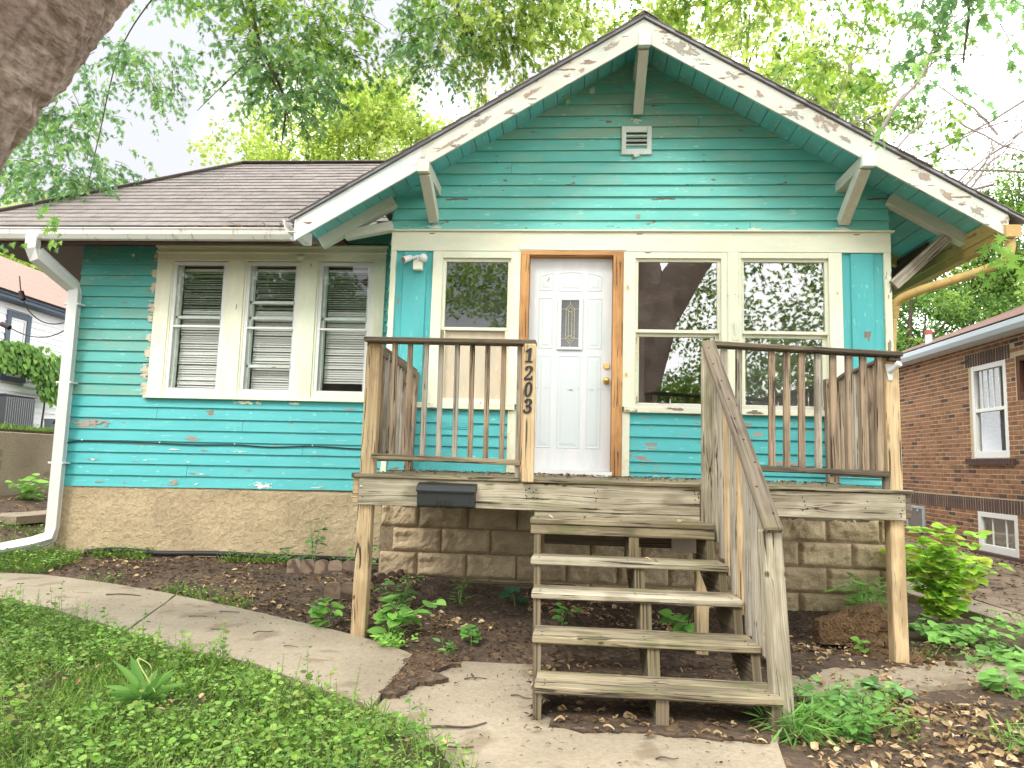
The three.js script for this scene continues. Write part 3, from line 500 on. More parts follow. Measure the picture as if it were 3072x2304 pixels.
  const raised = (pts) => { // a moulded panel: groove, bevel and flat field
    const cx = pts.reduce((a, p) => a + p[0], 0) / pts.length, cy = pts.reduce((a, p) => a + p[1], 0) / pts.length, t = new Tri();
    const inset = (d, z) => pts.map(([x, y]) => [x + Math.sign(cx - x) * d, y + Math.sign(cy - y) * d, z]);
    const L = [inset(0, zd + 0.0005), inset(0.006, zd + 0.005), inset(0.014, zd + 0.001), inset(0.03, zd + 0.0015), inset(0.044, zd + 0.0045)], n = pts.length;
    for (let k = 0; k < L.length - 1; k++) for (let i = 0; i < n; i++) { const j = (i + 1) % n; t.quad(L[k][i], L[k][j], L[k + 1][j], L[k + 1][i]); }
    const f = THREE.ShapeUtils.triangulateShape(L[4].map((p) => new THREE.Vector2(p[0], p[1])), []); for (const q of f) t.tri(...q.map((i) => L[4][i]));
    part('panel', t.geo(), M.doorWhite, door);
  };
  const R4 = (x0, x1, y0, y1) => raised([[x0, y0], [x1, y0], [x1, y1], [x0, y1]]);
  raised([[-0.3, 2.916], [-0.163, 2.916], [-0.163, 3.10], [-0.2, 3.095], [-0.25, 3.083], [-0.3, 3.066]]); raised([[0.163, 2.916], [0.3, 2.916], [0.3, 3.066], [0.25, 3.083], [0.2, 3.095], [0.163, 3.10]]); raised([[-0.112, 2.913], [0.112, 2.913], [0.112, 3.1], [0.05, 3.108], [0, 3.11], [-0.05, 3.108], [-0.112, 3.1]]);
  R4(-0.302, -0.163, 2.354, 2.85); R4(0.163, 0.302, 2.354, 2.85); R4(-0.304, -0.168, 1.404, 2.29); R4(0.166, 0.302, 1.404, 2.29); R4(-0.11, 0.11, 1.404, 2.288);
  part('lite_frame', [box(-0.124, -0.084, 2.339, 2.85, zd, zd + 0.022, 0.006), box(0.082, 0.122, 2.339, 2.85, zd, zd + 0.022, 0.006), box(-0.084, 0.082, 2.339, 2.37, zd, zd + 0.021, 0.006), box(-0.084, 0.082, 2.822, 2.85, zd, zd + 0.021, 0.006)], M.doorWhite, door);
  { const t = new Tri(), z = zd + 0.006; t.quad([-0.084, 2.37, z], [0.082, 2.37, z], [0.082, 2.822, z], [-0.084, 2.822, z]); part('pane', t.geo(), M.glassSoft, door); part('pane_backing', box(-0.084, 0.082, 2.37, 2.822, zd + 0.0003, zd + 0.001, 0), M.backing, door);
    const L = (a, b) => beam([a[0], a[1], z + 0.003], [b[0], b[1], z + 0.003], 0.005, 0.0055, [0, 0, 1], 0.001), c = [];
    for (const s of [-1, 1]) { c.push(L([s * 0.04, 2.45], [s * 0.04, 2.74]), L([0, 2.79], [s * 0.04, 2.74]), L([0, 2.40], [s * 0.04, 2.45]), L([s * 0.04, 2.74], [s * 0.083, 2.74]), L([s * 0.04, 2.45], [s * 0.083, 2.45]), L([s * 0.04, 2.74], [0, 2.71]), L([s * 0.04, 2.45], [0, 2.48]), L([s * 0.016, 2.47], [s * 0.016, 2.72]), L([0, 2.76], [s * 0.02, 2.735]), L([0, 2.43], [s * 0.02, 2.455])); }
    c.push(L([0, 2.79], [0, 2.82]), L([0, 2.37], [0, 2.40])); part('lead_strips', c, M.came, door); }
  for (const [y, r] of [[2.192, 0.03], [2.05, 0.033]]) part(r > 0.031 ? 'knob' : 'deadbolt', r > 0.031 ? [rod([0.352, y, zd], [0.352, y, zd + 0.012], 0.034, 20), rod([0.352, y, zd + 0.01], [0.352, y, zd + 0.04], 0.012, 14), ball(0.352, y, zd + 0.055, 0.028, 1, 1, 0.8, 18)] : [rod([0.352, y, zd], [0.352, y, zd + 0.02], 0.032, 20, 0.026), box(0.346, 0.358, y - 0.012, y + 0.012, zd + 0.02, zd + 0.024, 0.001)], M.brass, door);
  seed(23); { const g = []; for (let k = 0; k < 16; k++) { const x = pick([-0.28, -0.2, -0.05, 0.0, 0.05, 0.2, 0.25]) + rr(-0.05, 0.05); g.push(flake(x, 1.963 + rr(-0.008, 0.01), zd + 0.0062, rr(0.02, 0.07), rr(0.003, 0.008), k)); } part('scuff_marks', g, flat(178, 178, 174, 0.7), door); }
  part('threshold', [box(-0.41, 0.41, 1.165, 1.197, -0.12, 0.06, 0.004), box(-0.41, 0.41, 1.15, 1.165, -0.1, 0.09, 0.002)], M.metalWhite, door);
  // hinges left of the opening and old screw plates on the trim
  for (const [x, y] of [[0.535, 2.93], [0.53, 2.1], [1.525, 2.9], [2.455, 2.9]]) part('latch_plate', flake(x, y, 0.034, 0.02, 0.05, Math.round(x * 40)), M.tan, house);
  part('pull_handle', [beam([1.53, 2.47, 0.034], [1.525, 2.62, 0.05], 0.02, 0.016), box(1.50, 1.56, 2.44, 2.48, 0.03, 0.036, 0.002)], M.cream, house);

  // gable vent
  part('vent_frame', [box(0.462, 0.506, 4.247, 4.532, -0.01, 0.03, 0.003), box(0.706, 0.75, 4.247, 4.532, -0.01, 0.03, 0.003), box(0.506, 0.706, 4.247, 4.302, -0.01, 0.029, 0.003), box(0.506, 0.706, 4.472, 4.532, -0.01, 0.029, 0.003), flake(0.61, 4.235, 0.026, 0.07, 0.05, 4)], M.white, house);
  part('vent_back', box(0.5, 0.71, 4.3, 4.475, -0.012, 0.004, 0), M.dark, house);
  for (let k = 0; k < 3; k++) part('vent_slat', beam([0.506, 4.342 + k * 0.045, 0.02], [0.706, 4.342 + k * 0.045, 0.02], 0.022, 0.012, [0, 0.5, 0.86], 0.002), M.white, house);
  part('bolt_head', ball(-5.04, 3.51, -0.955, 0.018, 1, 1, 0.6), M.cream, house);

  // ----- gable roof: exposed sheathing, barge boards, shingle courses -----
  const S = (x) => RY - sl * Math.abs(x - RX), q = Math.hypot(1, sl), ZF = 0.585;
  for (const s of [-1, 1]) for (let k = 0; k < 24; k++) {
    const a = k * 0.13, b = a + 0.1235, e = s < 0 ? 3.10 : 3.04, x0 = RX + s * Math.min(a, e), x1 = RX + s * Math.min(b, e); if (a > e - 0.02) break;
    const zBack = s < 0 && a > 2.36 ? -0.02 : -3.2;
    const t = [[x0, S(x0)], [x1, S(x1)], [x1, S(x1) + 0.022], [x0, S(x0) + 0.022]];
    part('soffit_board', prism(s > 0 ? t : t.slice().reverse(), zBack, ZF, 2), M.turqSoffit, house);
  }
  for (const s of [-1, 1]) {
    const ex = s < 0 ? -2.505 : 3.64, top = (x) => S(x) + 0.012, y = top(ex);
    const cutX = RX + s * 1.98, bx = (x0, x1, m, z) => { const p = [[x0, top(x0)], [x0, top(x0) - (x0 === RX ? 0.205 : 0.2)], [x1, top(x1) - 0.195], [x1, top(x1)]]; part('barge_board', prism(s < 0 ? p.slice().reverse() : p, z - 0.022, z), m, house); };
    if (s < 0) { bx(RX, cutX, M.barge, 0.606); bx(cutX, ex, M.bargeClean, 0.607); } else bx(RX, ex, M.barge, 0.606);
    // exposed wood where paint has gone
    const spots = s < 0 ? [[0.3, 0.14, 0.05], [0.55, 0.07, 0.03], [1.0, 0.16, 0.035], [1.2, 0.09, 0.05], [1.45, 0.2, 0.05], [1.7, 0.3, 0.03], [2.0, 0.12, 0.05]] : [[0.33, 0.34, 0.10], [0.78, 0.1, 0.06], [1.0, 0.08, 0.06], [1.3, 0.14, 0.07], [1.55, 0.22, 0.12], [1.72, 0.1, 0.05], [2.35, 0.13, 0.07], [2.55, 0.13, 0.06], [2.8, 0.12, 0.07], [3.0, 0.05, 0.1]];
    spots.forEach(([d, w, h], i) => { const g = flake(0, 0, 0, w, h, 90 + i * 3 + s).rotateZ(-s * Math.atan(sl)); part('paint_patch', g.translate(RX + s * d, top(RX + s * d) - 0.1 + 0.055 * n2(i * 3.3, s, 9), 0.6085), pick([M.peel, M.peelGrey, M.peel]), house); });
    // shingles: the drip edge and lapped courses, seen end on
    for (let k = 0; k < 26; k++) { const d0 = 3.17 - k * 0.125, d1 = Math.max(0, d0 - 0.15); if (d0 < 0.02) break; const lift = 0.042, x0 = RX + s * d0, x1 = RX + s * d1, zf = 0.64 + rr(-0.006, 0.012), p = [[x0, S(x0) + lift + 0.011], [x1, S(x1) + lift + 0.001], [x1, S(x1) + lift + 0.007], [x0, S(x0) + lift + 0.019]]; part('shingle_course', prism(s < 0 ? p.slice().reverse() : p, s < 0 && d1 > 2.5 ? -0.30 : -3.2, zf, 2), M.shingles[k % 3], house); }
    const e0 = RX + s * 3.16, p = [[RX, S(RX) + 0.0225], [e0, S(e0) + 0.0225], [e0, S(e0) + 0.05], [RX, S(RX) + 0.05]]; part('drip_edge', prism(s < 0 ? p.slice().reverse() : p, 0.4, 0.63), M.metalEdge, house);
  }
  part('ridge_cap', prism([[RX - 0.12, S(RX - 0.12) + 0.06], [RX, RY + 0.064], [RX + 0.12, S(RX + 0.12) + 0.06], [RX + 0.12, S(RX + 0.12) + 0.068], [RX, RY + 0.074], [RX - 0.12, S(RX - 0.12) + 0.068]], -3.2, 0.65, 2), M.shingles[2], house);
  // three gable brackets: arm, strut and end block
  for (const [x0, x1, yh, yf, m] of [[0.565, 0.662, 5.005, 4.622, M.taupe], [-1.392, -1.294, 3.84, 3.542, M.taupe], [2.468, 2.566, 3.87, 3.527, M.taupe]]) {
    const b = new THREE.Group(); const k = kids.get('br') ?? 0; kids.set('br', k + 1); b.name = k ? 'roof_bracket_' + String(k).padStart(3, '0') : 'roof_bracket'; house.add(b); const w = x1 - x0, c = (x0 + x1) / 2;
    part('arm', box(x0, x1, yh, yh + 0.1, -0.02, 0.585, 0.003, 2), m, b); part('end_block', box(x0 - 0.004, x1 + 0.004, yh - 0.012, yh + 0.105, 0.585, 0.634, 0.004), x0 < 0 ? M.creamChippy : M.white, b);
    part('strut', beam([c, yf + 0.05, 0.03], [c, yh + 0.02, 0.53], w * 0.96, 0.1, [1, 0, 0]), m, b);
    part('foot_patch', flake(c, yf - 0.02, 0.006, 0.13, 0.05, Math.round(yf * 10)), M.white, b);
  }
  // eave rafters and braces at both corners
  const ft = (n, a, b, w, h, m) => part(n, beam(a, b, w, h, [0, 0, 1]), m, house);
  ft('rafter', [-1.74, S(-1.74) - 0.06, 0.03], [-2.46, S(-2.46) - 0.055, 0.03], 0.09, 0.11, M.taupe); ft('brace', [-1.745, 3.52, 0.03], [-2.22, 3.43, 0.03], 0.085, 0.09, M.taupe);
  ft('rafter', [2.93, S(2.93) - 0.06, 0.03], [3.6, S(3.6) - 0.055, 0.03], 0.09, 0.11, M.taupe); ft('brace', [2.95, 2.97, 0.02], [3.43, 3.42, 0.02], 0.085, 0.1, M.rawGrey);
  ft('rafter', [2.93, S(2.93) - 0.05, -1.0], [3.5, S(3.5) - 0.05, -1.0], 0.06, 0.1, M.tan);
  part('eave_board', box(3.44, 3.47, 3.30, 3.50, -3.2, -0.35, 0.002, 2), M.brownWood, house); part('eave_board', box(3.575, 3.6, 3.31, 3.44, -3.2, 0.585, 0.002, 2), M.tan, house);
  // gutters
  const kGut = [[0, 0], [0.075, 0], [0.105, 0.045], [0.115, 0.1], [0.125, 0.1], [0.125, 0.112], [0.108, 0.112], [0.098, 0.05], [0.07, 0.008], [0.008, 0.008], [0.008, 0.112], [0, 0.112]];
  const gutter = (m, mat) => { const g = prism(kGut, 0, 1); g.applyMatrix4(m); return grainUV((g.computeVertexNormals(), g), 0, [0, 0]); };
  { const g = prism(kGut.map(([a, b]) => [a, b]), 0, 4.05, 2).rotateY(-Math.PI / 2).translate(-2.94, 3.512, -0.43); part('gutter', grainUV(g, 0, [0, 0]), M.gutterWhite, house, 'long white gutter along the left eave'); }
  { const g = prism(kGut.map(([a, b]) => [-a, b]).reverse(), 0.2, 0.615, 2).translate(-2.49, 3.27, 0); part('gutter', grainUV(g, 2, [0, 0]), M.gutterWhite, house); }
  { const g = prism(kGut, -3.2, 0.62, 2).translate(3.6, 3.235, 0); part('gutter', g, M.tan, house, 'tan gutter along the right eave'); }
  part('gutter_end', box(3.6, 3.725, 3.24, 3.345, 0.62, 0.632, 0.004), M.tan, house);
  part('fascia', [box(-7.0, -2.62, 3.48, 3.66, -0.46, -0.432, 0.002)], M.maroon, house); part('eave_soffit', box(-7.0, -2.5, 3.62, 3.64, -0.98, -0.46, 0.001), M.maroon, house);
  // downspouts
  const spout = (p, m, n = 'downspout', label) => part(n, sweep(p, [[-0.048, -0.034], [-0.024, -0.036], [-0.02, -0.031], [0.02, -0.031], [0.024, -0.036], [0.048, -0.034], [0.05, 0.034], [-0.05, 0.034]].map(([a, b]) => [a * (p.w ?? 1), b * (p.w ?? 1)]), p.ref ?? [0, 0, 1]), m, house, label);
  const dl = [[-5.79, 3.53, -0.36], [-5.79, 3.40, -0.36], [-5.765, 3.345, -0.39], [-5.68, 3.12, -0.87], [-5.66, 3.06, -0.9], [-5.655, 0.40, -0.9], [-5.66, 0.30, -0.89], [-5.80, 0.215, -0.80], [-6.28, 0.09, -0.45]]; dl.ref = [0.2, 0, -1]; dl.w = 1.5; dl.ref = [-1, 0, 0.35]; spout(dl, M.metalWhite, 'downspout', 'white downspout that turns out at its foot');
  for (const y of [2.9, 2.0, 1.1]) part('spout_band', box(-5.745, -5.565, y, y + 0.02, -0.965, -0.84, 0.002), M.metalWhite, house);
  const cr = curve([[3.665, 3.27, 0.56], [3.668, 3.16, 0.56], [3.64, 3.07, 0.54], [3.55, 3.02, 0.46], [3.35, 2.96, 0.3], [3.1, 2.89, 0.1], [3.0, 2.83, 0.0], [2.985, 2.72, -0.07], [2.985, 0.15, -0.08]], 40); part('downspout', sweep(cr, ring(0.04, 14), [0.25, 0, -1], null, true, true), M.tan, house, 'tan downspout curving back under the right eave');
  part('corner_boot', [rod([2.985, 2.80, -0.03], [2.985, 2.70, -0.07], 0.046)], M.tan, house);

  // ----- main roof with its left hip -----
  const ms = 0.733, EX = -6.97, EZ = -0.36, EY = 3.655, rz = -2.68, ry2 = EY + ms * (EZ - rz), rx = EX + (EZ - rz);
  const planeT = new Tri(); const pe = [[EX, EY - 0.02, EZ], [3.6, EY - 0.02, EZ], [3.6, ry2 - 0.02, rz], [rx, ry2 - 0.02, rz]];
  const back = [[3.6, EY - 0.02, rz * 2 - EZ], [EX, EY - 0.02, rz * 2 - EZ]];
  planeT.quad([EX, EY - 0.02, EZ], [-1.9, EY - 0.02, EZ], [0.7, ry2 - 0.02, rz], [rx, ry2 - 0.02, rz]); planeT.tri([EX, EY - 0.02, EZ], [rx, ry2 - 0.02, rz], back[1]); planeT.quad(back[1], [rx, ry2 - 0.02, rz], pe[2], back[0]); planeT.tri(back[0], pe[2], [3.2, EY, -2.6]);
  part('roof_deck', planeT.geo(), M.shingles[0], house);
  const rows = 19, rise = (ry2 - EY) / rows, depth = (EZ - rz) / rows, th = Math.atan(ms), near = [], far = []; seed(31); let made = 0;
  for (let r = 0; r < rows; r++) {
    const y = EY + r * rise, z = EZ - r * depth, x0 = EX + r * depth, x1 = RX - (RY + 0.03 - y) / sl + 0.05; let x = x0 - R() * 0.3, w;
    for (; x < x1; x += w) {
      w = 0.32 + rr(-0.004, 0.004); const a = Math.max(x, x0), b = Math.min(x + w, x1); if (b - a < 0.03) continue;
      const ln = Math.hypot(rise, depth) * 1.12, lift = rr(0, 0.004), u = a === x0 ? depth : 0;
      const P = (xx, d, up) => [xx, y + d * Math.sin(th) + up * Math.cos(th), z - d * Math.cos(th) + up * Math.sin(th)], o = [R() * 3, R() * 3], t = new Tri();
      const A = P(a + 0.002, -0.012, 0.012 + lift), B = P(b - 0.002, -0.012, 0.012 + lift), C = P(b - 0.002, ln, 0.003), D = P(a + 0.002 + u, ln, 0.003), E = P(a + 0.002, -0.012, 0.0), F = P(b - 0.002, -0.012, 0.0), uv = (q) => [q[0] + o[0], q[2] + o[1]];
      t.quad(A, B, C, D, uv(A), uv(B), uv(C), uv(D)); t.quad(E, F, B, A, uv(A), uv(B), uv(B), uv(A)); t.tri(E, A, D); t.tri(B, F, C);
      if (made < 290) { part('shingle', t.geo(), pick(M.shingles), house); made++; } else far.push(t.geo());
    }
  }
  if (far.length) tag(part('shingle', far, M.shingles[1], house), null, null, null, 'stuff');
  part('ridge_cap', beam([rx, ry2 + 0.012, rz], [0.7, ry2 + 0.006, rz], 0.16, 0.012), M.shingles[0], house); part('hip_cap', beam([EX, EY + 0.006, EZ], [rx, ry2 + 0.012, rz], 0.12, 0.012), M.shingles[0], house);
}

// ---------- wooden porch with steps ----------
const porch = thing('wooden_porch', 'weathered wooden entry porch with railings and open steps', 'porch');
{
  seed(41);
  const B = (n, g, m, l) => part(n, g, m, porch, l);
  // frame
  B('fascia_board', box(-1.468, 0.905, 0.932, 1.122, 1.652, 1.69, 0.004), M.deckGrey); B('fascia_board', box(0.99, 2.25, 0.947, 1.12, 1.652, 1.69, 0.004), M.deckGrey);
  B('rim_board', box(-1.515, -1.472, 0.945, 1.122, 0.04, 1.672, 0.004, 2), M.deckTan); B('rim_board', box(2.253, 2.292, 0.96, 1.122, 0.04, 1.672, 0.004, 2), M.deckRail);
  for (let k = 0; k < 6; k++) B('joist', box(-1.2 + k * 0.62, -1.162 + k * 0.62, 0.95, 1.12, 0.04, 1.65, 0.002, 2), M.stringer);
  const board = (x0, x1, z0, z1) => B('deck_board', box(x0, x1, 1.124 + rr(0, 0.002), 1.15 + rr(-0.001, 0.002), z0, z1, 0.005), M.deckGreen);
  board(-1.50, -0.33, 1.565, 1.71); board(-0.232, 0.905, 1.565, 1.712); board(0.995, 2.295, 1.565, 1.71); B('deck_board', box(-1.52, -1.495, 1.12, 1.155, 1.57, 1.706, 0.004), M.deckRail);
  for (let k = 0; k < 11; k++) board(-1.51, 2.29, 0.02 + k * 0.14, 0.154 + k * 0.14);
  // posts
  const post = (x, z, y0, y1, w, m, dx = 0) => B('post', beam([x - dx, y0, z], [x, y1, z], w, w, [0, 0, 1], 0.006), m);
  post(-1.424, 1.60, -0.1, 2.095, 0.1, M.deckTan, 0.012); post(-0.277, 1.735, 1.126, 2.085, 0.086, M.deckTan, -0.006); post(2.205, 1.60, -0.1, 2.05, 0.094, M.deckTan, -0.012); post(0.949, 1.735, 0.88, 2.095, 0.08, M.deckGrey);
  post(-1.462, 0.07, 1.15, 2.09, 0.075, M.baluster, 0.02); post(2.352, 0.07, 1.15, 2.09, 0.09, M.baluster, -0.01); post(0.93, 1.60, -0.1, 1.12, 0.085, M.deckTan); post(-0.19, 1.60, -0.1, 1.12, 0.045, M.deckTan);
  // rails
  const rail = (a, b, w = 0.1, h = 0.034, m = M.deckRail) => B('rail', beam(a, b, w, h, Math.abs(a[0] - b[0]) > Math.abs(a[2] - b[2]) ? [0, 0, 1] : [1, 0, 0], 0.006), m);
  rail([-1.475, 2.112, 1.665], [-0.235, 2.1, 1.70], 0.125); rail([0.99, 2.116, 1.665], [2.25, 2.062, 1.665], 0.125); B('rail', box(2.17, 2.245, 2.02, 2.043, 1.56, 1.70, 0.003, 2), M.deckRail);
  rail([-1.385, 1.275, 1.69], [-0.325, 1.257, 1.69], 0.04, 0.04, M.deckGreen); rail([1.275, 1.266, 1.69], [2.15, 1.252, 1.69], 0.04, 0.04, M.deckRail); rail([1.0, 1.262, 1.65], [2.15, 1.25, 1.65], 0.03, 0.03, M.deckRail);
  rail([-1.385, 1.272, 1.65], [-0.325, 1.255, 1.65], 0.03, 0.03, M.deckRail);
  rail([-1.425, 2.075, 1.60], [-1.462, 2.075, 0.03], 0.04, 0.085); rail([2.20, 2.05, 1.60], [2.30, 2.06, 0.62], 0.06, 0.03); rail([2.26, 2.055, 0.75], [2.36, 2.03, 0.03], 0.06, 0.03);
  rail([-1.425, 1.27, 1.60], [-1.462, 1.27, 0.03], 0.04, 0.06); rail([2.20, 1.25, 1.60], [2.35, 1.25, 0.03], 0.04, 0.06);
  // balusters
  const bal = (x, z, y0, y1, w, m, dx = 0, d = 0.036) => B('baluster', beam([x + dx + rr(-0.003, 0.003), y0, z], [x + rr(-0.003, 0.003), y1, z], d, w, [0, 0, 1], 0.004), m);
  const bm = () => pick([M.baluster, M.balusterGrey, M.baluster]);
  for (let k = 0; k < 9; k++) bal(-1.255 + k * 0.1125, 1.67, k === 8 ? 1.15 : 1.245, 2.095, 0.034, k < 5 ? pick([M.baluster, M.balusterGrey]) : bm(), 0.006);
  for (const x of [1.071, 1.175, 1.394, 1.495, 1.594, 1.703, 1.805, 1.907, 2.006, 2.105]) bal(x, 1.67, x < 1.2 ? 1.15 : 1.25, 2.09 - (x - 1) * 0.04, 0.042, bm(), -0.008);
  B('post', box(2.12, 2.155, 1.15, 1.25, 1.64, 1.68, 0.003, 1), M.deckRail);
  for (let k = 0; k < 11; k++) { const z = 1.47 - k * 0.125, t = (1.6 - z) / 1.57; bal(-1.425 - 0.037 * t, z, 1.25, 2.07, 0.036, bm(), 0, 0.036); if (k < 11) bal(2.205 + 0.145 * t, z, 1.24, 2.04, 0.038, pick([M.balusterGrey, M.baluster, M.baluster]), 0, 0.036); }
  // steps
  const TR = [[0.90, 1.95, -0.236, 0.950], [0.678, 2.22, -0.213, 0.979], [0.525, 2.49, -0.191, 1.0], [0.347, 2.77, -0.168, 1.022], [0.18, 3.06, -0.14, 1.046]];
  TR.forEach(([y, z, a, b], i) => {
    if (i === 0) { B('tread', box(a, b, y - 0.036, y, z - 0.135, z, 0.006), M.deckGreen); B('tread', box(a + 0.01, b, y - 0.034, y, z - 0.26, z - 0.14, 0.006), M.deckGreen); B('ledger', box(a + 0.006, b + 0.004, y - 0.10, y - 0.04, z - 0.045, z - 0.01, 0.004), M.deckGreen); B('ledger', box(-0.22, 0.905, 0.875, 0.928, 1.655, 1.692, 0.003), M.deckGrey); }
    else { B('tread', box(a, b, y - 0.038, y, z - 0.145, z, 0.007), i === 4 ? M.deckGreen : pick([M.deckGrey, M.deckGreen])); B('tread', box(a + 0.004, b - 0.004, y - 0.038, y - 0.002, z - 0.275, z - 0.15, 0.006), M.deckGreen); }
  });
  const saw = (x, w, dx, m) => { // notched stringer following the treads
    const up = [], lo = []; TR.slice().reverse().forEach(([y, z]) => { up.push([z - 0.025, y - 0.04], [z - 0.27, y - 0.04]); });
    const pts = [[3.035, -0.02], ...up, [1.69, 0.62], [2.86, -0.02]], g = prism(pts.slice().reverse(), -w / 2, w / 2, 0);
    const p = g.attributes.position; for (let i = 0; i < p.count; i++) { const z = p.getX(i), y = p.getY(i), q = p.getZ(i); p.setXYZ(i, x + dx * (z - 1.95) / 1.1 + q, y, z); } g.computeVertexNormals(); B('stringer', g, m);
  };
  saw(-0.185, 0.04, 0.062, M.stringer); saw(0.44, 0.062, 0.042, M.stringer); saw(0.925, 0.045, 0.095, M.stringer);
  B('brace_block', box(-0.12, 0.03, 0.80, 0.85, 1.60, 1.68, 0.003), M.orange); B('brace_block', box(0.72, 0.93, 0.68, 0.86, 1.63, 1.66, 0.003), M.beige); B('cross_board', box(-0.15, 0.9, 0.70, 0.86, 1.56, 1.6, 0.003), M.stringer);
  B('base_board', box(-1.6, 0.1, 0.08, 0.175, 0.05, 0.12, 0.006), M.stringer);
  // newel, hand rail and its close-set uprights
  B('newel', beam([1.075, -0.02, 2.945], [1.03, 0.955, 2.905], 0.09, 0.098, [0, 0, 1], 0.006), M.deckGrey);
  B('handrail', beam([0.952, 2.125, 1.715], [1.03, 0.955, 2.985], 0.092, 0.038, [1, 0, 0], 0.009), M.deckRail);
  for (let k = 0; k < 8; k++) { const z = 1.83 + k * 0.132, t = (z - 1.715) / 1.27, x = lerp(0.975, 1.045, t), yt = 2.095 - 1.17 * t, yb = Math.max(0.30, 0.83 - 0.66 * (z - 1.75)); B('baluster', beam([x + 0.012, yb, z], [x, yt, z], 0.085, 0.036, [0, 0, 1], 0.004), pick([M.deckGrey, M.balusterGrey, M.deckTan])); }
  // bolts and nail heads
  B('bolt', ball(-1.45, 1.06, 1.694, 0.011, 1, 1, 0.6), M.metalGrey);
  for (let k = 0; k < 46; k++) { const y = rr(0.95, 1.10), x = k < 10 ? rr(-0.29, -0.2) : pick([-1.44, 0.88, 1.03, 2.22, 2.0, 1.6, 0.2]) + rr(-0.02, 0.02); B('nail_head', rod([x, y, 1.69], [x, y, 1.6915], 0.0045, 8), M.dark); }
  for (const [y, z, a, b] of TR) for (const x of [a + 0.05, (a + b) / 2, b - 0.06]) for (const d of [0.04, 0.1]) B('nail_head', rod([x, y, z - d], [x, y + 0.0015, z - d], 0.005, 8), M.dark);
  for (let k = 0; k < 9; k++) { const t = 0.06 + k * 0.11, x = lerp(0.952, 1.03, t) + rr(-0.02, 0.02), y = lerp(2.125, 0.955, t) + 0.0145, z = lerp(1.715, 2.985, t) + 0.013; B('nail_head', rod([x, y, z], [x, y + 0.0013, z + 0.0012], 0.006, 8), M.dark); }
}
